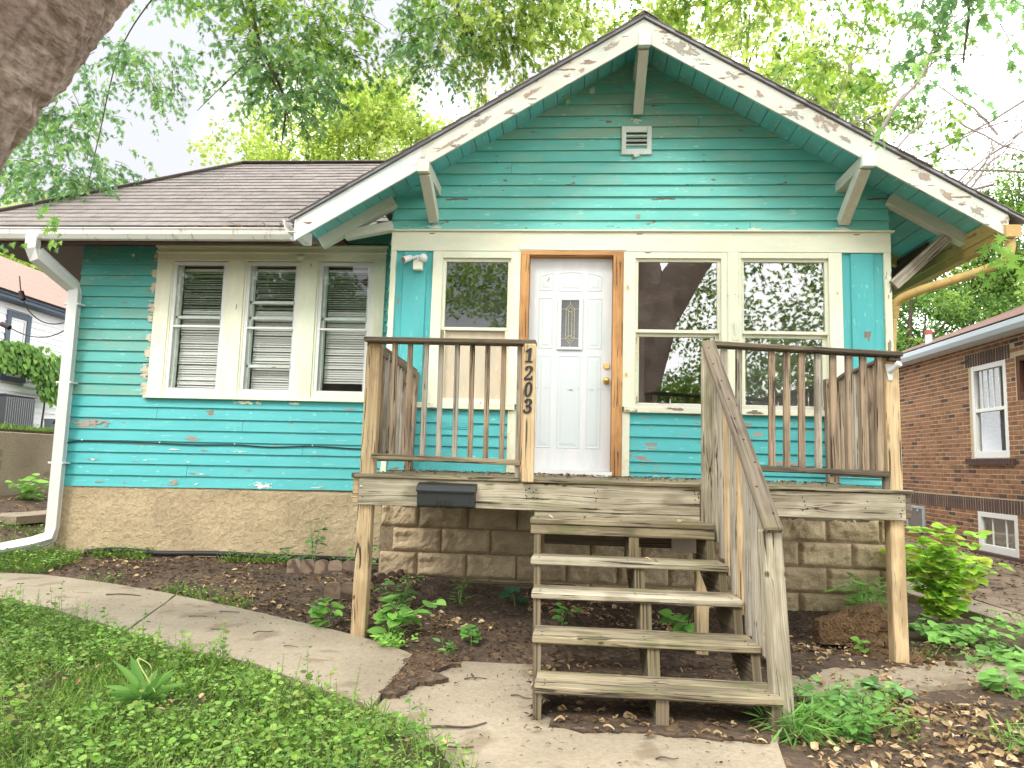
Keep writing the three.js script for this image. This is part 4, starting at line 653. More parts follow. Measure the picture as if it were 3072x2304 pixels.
// ---------- small things fixed to the porch and the wall ----------
const font = await new FontLoader().loadAsync('fonts/droid/droid_sans_bold.typeface.json');
const serif = await new FontLoader().loadAsync('fonts/droid/droid_serif_bold.typeface.json');
function letters(s, f, size, depth) { const g = new TextGeometry(s, { font: f, size, depth, curveSegments: 8, bevelEnabled: true, bevelThickness: depth * 0.3, bevelSize: size * 0.012, bevelSegments: 1 }); g.computeBoundingBox(); const b = g.boundingBox; return g.translate(-(b.max.x + b.min.x) / 2, -(b.max.y + b.min.y) / 2, 0); }
{
  const words = { 1: 'topmost', 2: 'second', 0: 'third', 3: 'lowest' };
  [['1', 2.003], ['2', 1.878], ['0', 1.764], ['3', 1.648]].forEach(([c, y]) => {
    const g = letters(c, serif, 0.098, 0.006).scale(c === '0' ? 0.8 : 0.86, 1, 1).applyMatrix4(new THREE.Matrix4().makeShear(0, 0, 0.1, 0, 0, 0)); const m = part('house_number', g, M.black, scene); m.position.set(-0.279, y, 1.781);
    tag(m, `black house numeral ${c} on the porch post, ${words[c]} of the column`, 'numeral');
  });
  // mailbox
  const b = thing('mailbox', 'black metal mailbox hung on the porch edge board', 'mailbox', [-0.83, 0.935, 1.69]);
  part('body', prism([[0, 0], [0.06, 0], [0.075, 0.012], [0.082, 0.105], [0, 0.105]].map(([a, c]) => [a, c]), -0.2, 0.2, 2).rotateY(-Math.PI / 2), M.boxBlack, b);
  part('lid', prism([[0, 0.106], [0.098, 0.106], [0.1, 0.116], [0.06, 0.152], [0.0, 0.168]], -0.206, 0.206, 2).rotateY(-Math.PI / 2), M.boxBlack, b);
  part('lettering', letters('Mail', serif, 0.04, 0.0012).rotateX(-0.08).translate(-0.01, 0.038, 0.0768), M.emboss, b);
  part('moulding', [beam([-0.17, 0.045, 0.0785], [-0.15, 0.022, 0.077], 0.004, 0.006), beam([-0.15, 0.022, 0.077], [0.15, 0.022, 0.077], 0.004, 0.006), beam([0.15, 0.022, 0.077], [0.17, 0.045, 0.0785], 0.004, 0.006), beam([-0.17, 0.045, 0.0785], [-0.17, 0.09, 0.081], 0.004, 0.006), beam([0.17, 0.045, 0.0785], [0.17, 0.09, 0.081], 0.004, 0.006)], M.boxBlack, b);
  // flood light
  const l = thing('flood_light', 'white twin flood light with one empty socket under the eave trim', 'light fixture', [-1.485, 3.19, 0.012]);
  part('back_plate', rod([0, 0.0, 0], [0, 0, 0.03], 0.045, 18), M.metalWhite, l);
  part('socket', [rod([-0.02, 0.015, 0.03], [-0.075, 0.01, 0.05], 0.016, 12), rod([-0.065, 0.012, 0.045], [-0.125, -0.025, 0.095], 0.028, 16, 0.034)], M.metalWhite, l); part('socket_mouth', rod([-0.1255, -0.0255, 0.0955], [-0.127, -0.0265, 0.097], 0.028, 16), flat(150, 110, 70, 0.5), l);
  part('lamp_head', [rod([0.02, 0.015, 0.03], [0.05, 0.01, 0.06], 0.016, 12), ball(0.062, 0.0, 0.075, 0.043)], M.metalWhite, l);
  part('sensor_box', box(-0.035, 0.055, -0.115, -0.03, 0.02, 0.08, 0.006), M.cream, l); part('sensor_arm', box(-0.005, 0.02, -0.035, 0.03, 0.025, 0.05, 0.004), M.metalWhite, l);
  // flag pole bracket
  const f = thing('flag_bracket', 'white flag pole bracket on the corner porch post', 'bracket', [2.19, 1.95, 1.649]);
  part('plate', prism([[-0.012, -0.06], [0.012, -0.06], [0.032, 0.05], [-0.032, 0.05]], 0, 0.008), M.metalWhite, f); part('tube', rod([0.0, 0.0, 0.008], [0.03, 0.045, 0.07], 0.018, 14), M.metalWhite, f); part('collar', rod([0.024, 0.036, 0.058], [0.032, 0.048, 0.074], 0.022, 14), M.metalWhite, f);
  // cable along the wall with clips
  const c = thing('wall_cable', 'black cable clipped along the turquoise boards left of the porch', 'cable');
  part('cable', tube(curve([[-5.62, 1.335, -0.955], [-5.45, 1.361, -0.953], [-5.0, 1.362, -0.953], [-4.535, 1.358, -0.953], [-4.1, 1.352, -0.953], [-3.668, 1.363, -0.953], [-3.254, 1.350, -0.953], [-2.785, 1.371, -0.953], [-2.3, 1.357, -0.953], [-1.8, 1.36, -0.953]], 70), 0.007, 8), M.rubber, c);
  for (const [x, y] of [[-5.45, 1.365], [-4.535, 1.362], [-3.668, 1.367], [-2.785, 1.375]]) part('clip', ball(x, y + 0.006, -0.95, 0.009), M.metalWhite, c);
  const h = thing('black_hose', 'black drain hose lying along the foot of the stucco', 'hose');
  part('hose', tube(curve([[-5.25, 0.15, -0.9], [-4.9, 0.185, -0.89], [-4.4, 0.172, -0.87], [-3.8, 0.19, -0.88], [-3.1, 0.185, -0.87], [-2.6, 0.185, -0.88], [-1.9, 0.195, -0.82]], 60), 0.028, 12), M.rubber, h);
  // loose wires by the downspout
  for (const [k, pts, s] of [[0, [[-6.95, 3.42, -1.6], [-6.9, 3.2, -1.6], [-6.78, 2.98, -1.6], [-6.55, 2.83, -1.6], [-6.3, 2.83, -1.6], [-6.1, 2.98, -1.6], [-6.05, 3.5, -1.6]], 0.27], [1, [[-7.5, 3.2, -1.65], [-7.3, 2.9, -1.65], [-7.08, 2.78, -1.65], [-6.75, 2.66, -1.65], [-6.45, 2.68, -1.65], [-6.2, 2.86, -1.65], [-6.1, 3.5, -1.65]], 0.32]]) {
    const w = thing('service_wire', k ? 'lower looped service wire with dark sleeve beside the white downspout' : 'upper looped service wire with dark sleeve beside the white downspout', 'wire', [0, 0, 0]);
    const cp = curve(pts, 40); part('wire', tube(cp, 0.007, 6), M.rubber, w); const i = k ? 11 : 6; part('sleeve', tube([cp[i], cp[i + 2], cp[i + 3]], 0.032, 10), flat(60, 44, 46, 0.7), w);
  }
  // scalloped edging and the rotten stump
  const edging = (pos, turn, n, label) => { const t = thing('garden_edging', label, 'edging', pos, 'scalloped concrete edgings'); t.rotation.y = turn; for (let k = 0; k < n; k++) { const p = [[-0.068, 0], [0.068, 0], [0.068, 0.1]]; for (let a = 0; a <= 8; a++) p.push([0.068 * Math.cos(a / 8 * Math.PI), 0.1 + 0.035 * Math.sin(a / 8 * Math.PI)]); part('scallop', prism(p, -0.025, 0.025, 0).translate(0.07 + k * 0.138, -0.03, 0), M.drive, t); } };
  edging([-2.03, 0.10, 0.62], 0.12, 3, 'scalloped concrete edging beside the left porch post, the front piece'); edging([-1.74, 0.14, 0.46], 1.15, 4, 'scalloped concrete edging beside the left porch post, running back to the blocks'); edging([-2.75, 0.14, -0.35], 0.05, 5, 'scalloped concrete edging half buried before the stucco');
  seed(51);
  const stump = thing('rotten_stump', 'crumbling rotten tree stump on the soil right of the steps', 'stump', [2.05, 0.03, 1.08]);
  const lump = (x, y, z, r, sx, sy, sz, n, s) => { const g = plain(new THREE.IcosahedronGeometry(r, n)), p = g.attributes.position; for (let i = 0; i < p.count; i++) { const v = V3().fromBufferAttribute(p, i), a = v.x / r, b = v.y / r, c = v.z / r, k = 1 + 0.42 * n3(a * 1.1, b * 1.1, c * 1.1, s) + 0.30 * (0.4 - Math.abs(n3(a * 2.6, b * 2.6, c * 2.6, s + 4)) * 2) + 0.14 * n3(a * 8, b * 8, c * 8, s + 8) + 0.06 * n3(a * 22, b * 22, c * 22, s + 12); const X = v.x * k, Y = v.y * k, Z = v.z * k, w = 1 + 0.1 * n3(a * 6, b * 6, c * 6, s + 20), cx = r * 0.86 * w, cy = r * 0.8 * w; p.setXYZ(i, clamp(X, -cx, cx) * sx, Math.max(-0.05, Math.min(Y, cy + 0.25 * X) * sy), Math.min(Z, r * 0.8 * w) * sz); } g.computeVertexNormals(); for (let i = 0; i < p.count; i++) g.attributes.uv.setXY(i, p.getX(i) + p.getZ(i) * 0.6, p.getY(i)); return g.translate(x, y, z); };
  part('stump_block', lump(0.12, 0.07, 0, 0.19, 1.1, 1.1, 0.75, 16, 3), M.clay, stump); part('stump_block', lump(-0.1, 0.05, 0.08, 0.145, 1.0, 1.15, 0.8, 14, 13), M.clay, stump); part('stump_block', lump(0.1, 0.0, 0.2, 0.09, 1.2, 0.7, 0.9, 10, 23), M.clay, stump); part('stump_block', lump(0.28, 0.0, 0.22, 0.08, 1.1, 0.7, 0.9, 9, 27), M.clay, stump);
  for (let k = 0; k < 110; k++) part('crumb', lump(0, 0, 0, 0.006 + 0.034 * R() ** 2.5, 1, 0.8, 1, 3, 30 + k), M.clay, stump).position.set(0.14 + rr(-0.25, 0.42) * Math.sqrt(R()), -0.005, 0.30 + rr(-0.16, 0.36) * Math.sqrt(R()));
  part('crumb_heap', lump(0.22, -0.04, 0.38, 0.2, 1.15, 0.3, 0.9, 16, 43), M.clay, stump);
}

// ---------- the white house beyond the retaining wall ----------
{
  seed(61); const t = thing('white_house', 'white clapboard neighbour with a pinkish shingle roof and grey-blue trim', 'house', [-10.5, 1.55, -5.5]); t.rotation.y = 0.05;
  // local: wall plane x = 0 facing +x, z runs back
  part('wall', [box(-7, -0.03, -0.2, 2.6, -9, 4, 0)], M.plaster, t);
  const wz0 = -0.74, wz1 = -0.14, wy0 = 1.0, wy1 = 2.24;
  for (let k = 0; k < 22; k++) { const y0 = -0.05 + k * 0.118; const seg = (a, b) => part('siding_board', lap(a, b, a, b, y0, y0 + 0.118, 0).rotateY(Math.PI / 2).translate(-0.015, 0, 0), M.vinyl, t); if (y0 + 0.118 > wy0 && y0 < wy1) { seg(-4, -wz1 - 0.0); seg(-wz0, 6); } else seg(-4, 6); }
  const w = new THREE.Group(); w.name = 'window'; t.add(w); const q = (n, a, b, c, d, x0, x1, m) => part(n, box(x0, x1, c, d, a, b, 0.004), m, w);
  for (const s of [[wz0 - 0.02, wz0 + 0.09, wy0 - 0.04, wy1 + 0.04], [wz1 - 0.09, wz1 + 0.02, wy0 - 0.04, wy1 + 0.04], [wz0 + 0.09, wz1 - 0.09, wy1 - 0.07, wy1 + 0.04], [wz0 + 0.09, wz1 - 0.09, wy0 - 0.04, wy0 + 0.05]]) q('casing', s[0], s[1], s[2], s[3], -0.03, 0.03, M.slate);
  for (const s of [[wz0 + 0.09, wz0 + 0.14, wy0 + 0.05, wy1 - 0.07], [wz1 - 0.14, wz1 - 0.09, wy0 + 0.05, wy1 - 0.07], [wz0 + 0.14, wz1 - 0.14, wy1 - 0.12, wy1 - 0.07], [wz0 + 0.14, wz1 - 0.14, wy0 + 0.05, wy0 + 0.1], [wz0 + 0.14, wz1 - 0.14, 1.58, 1.63]]) q('sash', s[0], s[1], s[2], s[3], -0.03, 0.01, M.metalWhite);
  part('pane', box(-0.002, 0, wy0 + 0.08, wy1 - 0.1, wz0 + 0.12, wz1 - 0.12, 0), M.glassScreen, w); part('backing', box(-0.014, -0.012, wy0 + 0.05, wy1 - 0.07, wz0 + 0.1, wz1 - 0.1, 0), flat(70, 84, 82), w);
  for (let k = 0; k < 10; k++) part('slat', box(-0.011, -0.004, 1.68 + k * 0.045, 1.70 + k * 0.045, wz0 + 0.14, wz1 - 0.14, 0), M.blindDim, w);
  part('gutter', box(0.0, 0.30, 2.48, 2.60, -9, 4, 0.01, 2), M.slate, t); part('eave', box(-0.05, 0.28, 2.42, 2.475, -9, 4, 0.005, 2), M.slate, t);
  for (let k = 0; k < 22; k++) { const a = k * 0.115, g = box(-0.005, 0.125, -0.006, 0.006, -9.2, 4.2, 0.001, 2).rotateZ(-0.517).translate(0.27 - a, 2.605 + a * 0.568, 0); part('shingle_course', g, M.shinglePink, t); }
  part('roof', prism([[0.3, 2.58], [-2.2, 4.0], [-4.9, 2.58]], -9.1, 4.1, 2), M.shinglePink, t);
  const ac = thing('air_conditioner', 'grey finned air conditioner against the white house', 'air conditioner', [-10.12, 1.56, -5.35]);
  part('case', box(-0.3, 0.3, 0, 0.62, -0.35, 0.35, 0.02), flat(96, 98, 102, 0.6), ac); for (let k = 0; k < 14; k++) part('fin', box(0.3, 0.315, 0.04, 0.58, -0.33 + k * 0.05, -0.31 + k * 0.05, 0.002), flat(128, 130, 134, 0.5), ac); part('lid', box(-0.32, 0.325, 0.62, 0.65, -0.37, 0.37, 0.01), flat(110, 112, 116, 0.5), ac);
  const tub = thing('planter_tub', 'galvanised tub planter at the foot of the white house', 'planter', [-10.0, 1.55, -6.7]);
  part('tub', sweep([[0, 0, 0], [0, 0.06, 0], [0, 0.28, 0], [0, 0.3, 0]], ring(0.26, 22).map(([a, b]) => [a * 0.8, b * 1.5]), [1, 0, 0], (s) => 0.82 + 0.18 * s, true, true), M.tub, tub); part('soil', rod([0, 0.2, 0], [0, 0.27, 0], 0.2, 16), M.dirt, tub);
}
// ---------- the brick house on the right ----------
{
  seed(71); const t = thing('brick_house', 'red brick bungalow with a faded reddish shingle roof', 'house', [6.1, 0, 0]);
  const z0 = -7.15, z1 = 1.0; // wall plane x = 0 faces -x
  const open = [[1.515, 2.895, -4.58, -3.72], [0.165, 0.735, -4.56, -3.62], [2.29, 2.9, -3.49, -2.6]];
  const inOpen = (y0, y1, a, b) => open.some(([p, q, c, d]) => y1 > p && y0 < q && b > c && a < d);
  const core = []; { // mortar wall with openings cut as boxes
    const zs = [z0, -4.58, -3.72, -3.49, -2.6, z1].sort((a, b) => a - b);
    core.push(box(0.0055, 0.2, -0.2, 3.3, z0, -4.58, 0), box(0.0055, 0.2, -0.2, 0.165, -4.58, z1, 0), box(0.0055, 0.2, 0.735, 1.515, -4.58, -3.62, 0), box(0.0055, 0.2, 2.895, 3.3, -4.58, z1, 0), box(0.0055, 0.2, 0.165, 2.895, -3.62, -3.49, 0), box(0.0055, 0.2, 1.515, 2.895, -3.72, -3.62, 0), box(0.0055, 0.2, 0.165, 2.29, -3.49, -2.6, 0), box(0.0055, 0.2, 0.165, 2.895, -2.6, z1, 0));
  }
  part('wall', core, M.brickMortar, t); part('wall', [box(0.2, 6, -0.2, 3.3, z0, z0 + 0.2, 0), box(5.8, 6, -0.2, 3.3, z0, z1, 0), box(0.2, 6, -0.2, 3.3, z1 - 0.2, z1, 0)], M.bricks[0], t);
  part('room_back', box(0.9, 0.95, 0, 3.2, z0 + 0.2, z1 - 0.2, 0), M.room, t);
  const bg = box(0, 0.1, -0.026, 0.026, -0.096, 0.096, 0.002, 2), hg = box(0, 0.1, -0.026, 0.026, -0.044, 0.044, 0.002, 2), bv = box(0, 0.1, -0.0985, 0.0985, -0.0255, 0.0255, 0.002, 1); const near = [], far = [];
  const rows = []; for (let y = -0.02; y < 3.22; y += 0.067) rows.push(y);
  rows.forEach((y, r) => {
    const soldier = (y > 0.72 && y < 0.945); if (soldier) return;
    for (let z = z0 + (r % 2 ? 0.1 : 0); z < -2.3; z += 0.208) { const h = inOpen(y - 0.03, y + 0.03, z - 0.09, z + 0.09); if (h) { for (const dz of [-0.05, 0.05]) if (!inOpen(y - 0.03, y + 0.03, z + dz - 0.04, z + dz + 0.04)) near.push([y, z + dz, hg, 0]); continue; } if (y > 2.895 && y < 3.09 && z < -3.6 && z > -4.72) continue; near.push([y, z, bg, 0]); }
  });
  for (let z = z0 + 0.05; z < -2.3; z += 0.0665) { near.push([0.835, z, bv, 1]); if (z > -4.72 && z < -3.6) near.push([2.995, z, bv, 1]); }
  for (let z = -4.74; z < -3.58; z += 0.0665) near.push([1.465, z, bv, 2]);
  near.sort((a, b) => b[1] - a[1]);
  near.forEach(([y, z, g, k], i) => {
    const m = k ? M.brickDark : pick(R() < 0.06 ? [M.brickDark] : M.bricks), dx = k === 2 ? -0.04 : rr(-0.002, 0.002), s = k === 2 ? 0.42 : 1;
    if (z < -3.2 && i % 1 === 0 && near.made !== 300 && (near.made = (near.made ?? 0) + 1)) { const b = part('brick', g, m, t); b.position.set(dx, y, z); b.scale.y = s; }
    else far.push([g.clone().scale(1, s, 1).translate(dx, y, z), m]);
  });
  for (const m of new Set(far.map((f) => f[1]))) tag(part('brickwork', far.filter((f) => f[1] === m).map((f) => f[0]), m, t), null, null, null, 'stuff');
  const win = (y0, y1, a, b, my, name) => { const w = new THREE.Group(); w.name = name; t.add(w); const f = 0.075, x0 = 0.0, x1 = 0.06, W = M.metalWhite;
    part('frame', [box(x0, x1, y0, y1, a, a + f, 0.004), box(x0, x1, y0, y1, b - f, b, 0.004), box(x0 + 0.001, x1, y0, y0 + f + 0.03, a + f, b - f, 0.004), box(x0 + 0.001, x1, y1 - f, y1, a + f, b - f, 0.004)], W, w); if (my) part('rail', box(x0 + 0.005, x1, my - 0.025, my + 0.025, a + f, b - f, 0.003), W, w);
    part('pane', box(0.04, 0.042, y0 + f, y1 - f, a + f, b - f, 0), M.glassScreen, w); return w; };
  const w1 = win(1.515, 2.895, -4.58, -3.72, 2.22, 'window'); for (let k = 1; k < 5; k++) part('muntin', box(0.03, 0.05, 2.24, 2.83, -4.505 + k * 0.142 - 0.008, -4.505 + k * 0.142 + 0.008, 0.002), M.metalWhite, w1);
  for (let k = 0; k < 30; k++) part('slat', box(0.09, 0.112, 1.66 + k * 0.039, 1.664 + k * 0.039, -4.45, -3.8, 0), M.blindDim, w1); part('backing', box(0.13, 0.135, 1.5, 2.9, -4.6, -3.7, 0), flat(108, 122, 122), w1);
  const w2 = win(0.165, 0.735, -4.56, -3.62, null, 'window_001'); for (const z of [-4.25, -3.93]) part('muntin', box(0.03, 0.05, 0.27, 0.66, z - 0.009, z + 0.009, 0.002), M.metalWhite, w2); part('backing', box(0.1, 0.105, 0.1, 0.8, -4.6, -3.55, 0), flat(150, 142, 128), w2);
  const w3 = win(2.29, 2.9, -3.49, -2.6, null, 'window_002'); w3.children[0].material = M.brownWood; part('backing', box(0.1, 0.105, 2.2, 2.95, -3.5, -2.5, 0), M.dark, w3);
  part('window_sill', box(-0.05, 0.05, 0.1, 0.165, -4.7, -3.5, 0.006, 2), M.brickDark, t);
  const hatch = new THREE.Group(); hatch.name = 'coal_door'; t.add(hatch); part('frame', [box(-0.03, 0.01, 0.26, 0.31, -6.75, -6.13, 0.004), box(-0.03, 0.01, 0.66, 0.705, -6.75, -6.13, 0.004), box(-0.03, 0.01, 0.31, 0.66, -6.75, -6.70, 0.004), box(-0.03, 0.01, 0.31, 0.66, -6.18, -6.13, 0.004)], M.tub, hatch); part('door', box(-0.022, 0.0, 0.31, 0.66, -6.7, -6.18, 0.004), flat(110, 104, 96, 0.6), hatch); part('hinge', [box(-0.035, -0.02, 0.61, 0.65, -6.58, -6.52, 0.004), box(-0.035, -0.02, 0.61, 0.65, -6.36, -6.30, 0.004)], M.tub, hatch);
  part('gutter', grainUV(prism([[0, 0], [-0.08, 0], [-0.12, 0.06], [-0.13, 0.13], [-0.12, 0.13], [-0.105, 0.062], [-0.075, 0.012], [-0.01, 0.012], [-0.01, 0.12], [0, 0.12]].reverse(), z0 - 0.3, z1 + 0.3, 2).translate(-0.17, 3.2, 0), 2, [0, 0]), flat(196, 208, 218, 0.5), t); part('eave_board', box(-0.17, 0.02, 3.2, 3.235, z0 - 0.25, z1, 0.003, 2), M.metalWhite, t); part('fascia', box(-0.17, -0.145, 3.235, 3.36, z0 - 0.25, z1, 0.003, 2), M.metalWhite, t);
  const s = 0.41, a = Math.atan(s);
  for (let k = 0; k < 26; k++) { const d = k * 0.128, g = box(-0.012, 0.15, -0.006, 0.006, z0 - 0.35 + 0.0 * k, z1 + 0.3, 0.001, 2).rotateZ(a - 0.03).translate(-0.27 + d, 3.365 + d * s, 0); part('shingle_course', g, M.shingleRed, t); }
  part('roof', prism([[-0.25, 3.33], [3.05, 3.33 + 3.3 * s], [6.3, 3.33]], z0 - 0.33, z1 + 0.28, 2), M.shingleRed, t);
  const v = new THREE.Group(); v.name = 'vent_pipe'; t.add(v); part('pipe', rod([0.1, 3.4, -6.0], [0.1, 3.66, -6.0], 0.055, 16), M.metalGrey, v); part('cap', rod([0.1, 3.66, -6.0], [0.1, 3.74, -6.0], 0.06, 16), flat(150, 80, 64, 0.8), v);
}

// ---------- foliage ----------
const up = V3(0, 1, 0), tmp = new THREE.Matrix4(), qt = new THREE.Quaternion(), col = new THREE.Color();
function leafShape(lobes, fold = 0.12) { // lobes: half outline [[x, y], ...] from base (0,0) to tip; folded along the rib, tip along -y
  const t = new Tri(); for (const s of [-1, 1]) for (let i = 0; i < lobes.length - 1; i++) { const P = (q) => [s * q[0], -q[1], fold * q[0]], c = [0, -0.42, 0]; s > 0 ? t.tri(c, P(lobes[i]), P(lobes[i + 1])) : t.tri(c, P(lobes[i + 1]), P(lobes[i])); } return t.geo();
}
const MAPLE = leafShape([[0, 0], [0.07, 0.08], [0.36, 0.0], [0.17, 0.2], [0.56, 0.30], [0.17, 0.38], [0.40, 0.66], [0.11, 0.5], [0.16, 0.72], [0.07, 0.72], [0, 1.05]], 0.3);
const OVAL = leafShape([[0, 0], [0.2, 0.18], [0.27, 0.42], [0.2, 0.7], [0, 1]], 0.3);
const ROUND = leafShape([[0, 0.06], [0.2, 0], [0.42, 0.14], [0.5, 0.42], [0.4, 0.72], [0.2, 0.9], [0, 0.95]], 0.22);
const HEART = leafShape([[0, 0.1], [0.16, -0.03], [0.38, 0.05], [0.46, 0.3], [0.34, 0.62], [0.14, 0.86], [0, 1]], 0.25);
const NARROW = leafShape([[0, 0], [0.09, 0.2], [0.1, 0.5], [0, 1]], 0.2);
const greens = (a, b, c) => () => { const t = R(), k = 0.7 + 0.6 * R(); const m = t < 0.5 ? mix3(a, b, t * 2) : mix3(b, c, t * 2 - 1); return [m[0] * k, m[1] * k, m[2] * k]; };
const CANOPY = greens([0.10, 0.22, 0.035], [0.22, 0.39, 0.05], [0.42, 0.58, 0.08]), BLUEISH = greens([0.12, 0.25, 0.10], [0.19, 0.36, 0.13], [0.30, 0.48, 0.13]), LIME = greens([0.34, 0.47, 0.08], [0.48, 0.60, 0.12], [0.58, 0.68, 0.20]), HEDGE = greens([0.08, 0.18, 0.04], [0.19, 0.35, 0.06], [0.35, 0.52, 0.11]);
const WEED = greens([0.10, 0.24, 0.03], [0.21, 0.40, 0.05], [0.34, 0.51, 0.13]), GRASS = greens([0.08, 0.18, 0.03], [0.18, 0.32, 0.04], [0.29, 0.41, 0.08]);
class Copies { // collects placed copies of one shape
  constructor() { this.m = []; this.c = []; }
  add(pos, quat, s, c) { tmp.compose(pos, quat, typeof s === 'number' ? V3(s, s, s) : s); this.m.push(...tmp.elements); this.c.push(...c); }
  build(name, geo, mat, parent) {
    const n = this.m.length / 16, o = new THREE.InstancedMesh(geo, mat, n); o.instanceMatrix.array.set(this.m); o.instanceColor = new THREE.InstancedBufferAttribute(new Float32Array(this.c), 3);
    if (parent === scene) o.name = numbered(name); else { const k = parent.uuid + name, q = kids.get(k) ?? 0; kids.set(k, q + 1); o.name = q ? name + '_' + String(q).padStart(3, '0') : name; }
    o.castShadow = o.receiveShadow = true; parent.add(o); return tag(o, null, null, null, 'stuff');
  }
}
const leafQuat = (dir, face) => { // tip (-y) along dir, blade turned towards face
  const y = dir.clone().negate().normalize(), x = y.clone().cross(face).normalize(); if (!isFinite(x.x) || x.lengthSq() < 0.5) x.set(1, 0, 0); const z = x.clone().cross(y); return qt.clone().setFromRotationMatrix(new THREE.Matrix4().makeBasis(x, y, z));
};
const rdir = () => { const z = rr(-1, 1), a = rr(0, 6.2832), r = Math.sqrt(1 - z * z); return V3(r * Math.cos(a), z, r * Math.sin(a)); };
// hanging maple sprays filling an uneven mass
function sprays(out, twigs, c, r, n, size, pal, droop = 1) {
  for (let i = 0; i < n; i++) {
    const d = rdir(), k = Math.cbrt(R()), p = V3(c[0] + d.x * k * r[0], c[1] + d.y * k * r[1] + 0.12, c[2] + d.z * k * r[2]);
    if (n2(p.x * 2.3 + p.z, p.y * 2.3, 91) < -0.22) continue;
    const v = V3(d.x * 0.5 + rr(-0.4, 0.4), rr(-0.3, 0.25), d.z * 0.4 + rr(-0.3, 0.3)).normalize(), L = rr(0.22, 0.5), m = Math.round(L / 0.032), pts = [p.toArray()];
    const base = pal(), q = p.clone();
    for (let j = 0; j < m; j++) {
      v.y -= 0.085 * droop; v.normalize(); q.addScaledVector(v, 0.036); if (j % 3 === 2) pts.push(q.toArray());
      const side = V3(rr(-1, 1), rr(-0.5, 0.2), rr(-1, 1)).normalize(), dir = V3(side.x * 0.8 + v.x * 0.5, side.y - 0.75 * droop, side.z * 0.8 + v.z * 0.5).normalize(), f = 0.75 + 0.5 * R(), s = size * rr(0.6, 1.15);
      out.add(q.clone().addScaledVector(dir, 0.03), leafQuat(dir, rdir()), V3(s * 0.95, s, s), base.map((x) => x * f));
    }
    if (twigs && i % 2 === 0 && pts.length > 2) twigs.push(tube(pts, 0.0035, 4, (s) => 1.2 - 0.8 * s));
  }
}
const limb = (pts, r0, r1, n = 9, seg = 0) => tube(curve(pts, seg || pts.length * 6), 1, n, (s) => lerp(r0, r1, s));
function barkTrunk(path, r0, r1, n, m) { // thick trunk with plated bark in relief
  const c = new THREE.CatmullRomCurve3(path.map((p) => V3(...p))), pts = c.getSpacedPoints(m), pos = [], uv = [], idx = [];
  const ref = V3(0.1, 0.05, 1).normalize();
  pts.forEach((p, i) => { const a = pts[Math.max(0, i - 1)], b = pts[Math.min(m, i + 1)], t = b.clone().sub(a).normalize(), u = ref.clone().cross(t).normalize(), w = t.clone().cross(u), s = i / m, rad = lerp(r0, r1, s) * (1 + 0.35 * Math.max(0, 0.12 - s) / 0.12);
    for (let j = 0; j <= n; j++) { const g = j / n * 6.28318, cx = Math.cos(g), sx = Math.sin(g), L = s * c.getLength(), wob = n2(g * 0.9, L * 1.2, 95) * 0.03;
      const qx = (j % n) / n * 24, q = qx + 240, wx = n2(qx * 0.5, L * 3, 94) * 0.8, wy = n2(qx * 0.8, L * 2, 93) * 0.8, seam = 1 - Math.abs(vn(q * 0.75 + wx, L * 1.6 + 50, 18, 9973, 98) * 2 - 1), h = 0.020 * Math.abs(n2(qx * 1.1 + wx * 1.5, L * 8 + wy * 2, 99)) + 0.013 * Math.abs(n2(qx * 2.4 + wx * 2, L * 20 + wy, 104)) + 0.006 * n2(qx * 6, L * 40, 105) - 0.022 * sstep(0.75, 1, seam) + 0.012 * n2(qx * 0.9, L * 2.5, 97);
      const R0 = rad + wob + h; pos.push(p.x + (u.x * cx + w.x * sx) * R0, p.y + (u.y * cx + w.y * sx) * R0, p.z + (u.z * cx + w.z * sx) * R0); uv.push(g * rad, L); } });
  for (let i = 0; i < m; i++) for (let j = 0; j < n; j++) { const a = i * (n + 1) + j, b = a + n + 1; idx.push(a, a + 1, b, a + 1, b + 1, b); }
  const g = new THREE.BufferGeometry(); g.setAttribute('position', new THREE.Float32BufferAttribute(pos, 3)); g.setAttribute('uv', new THREE.Float32BufferAttribute(uv, 2)); g.setIndex(idx); g.computeVertexNormals(); return g;
}
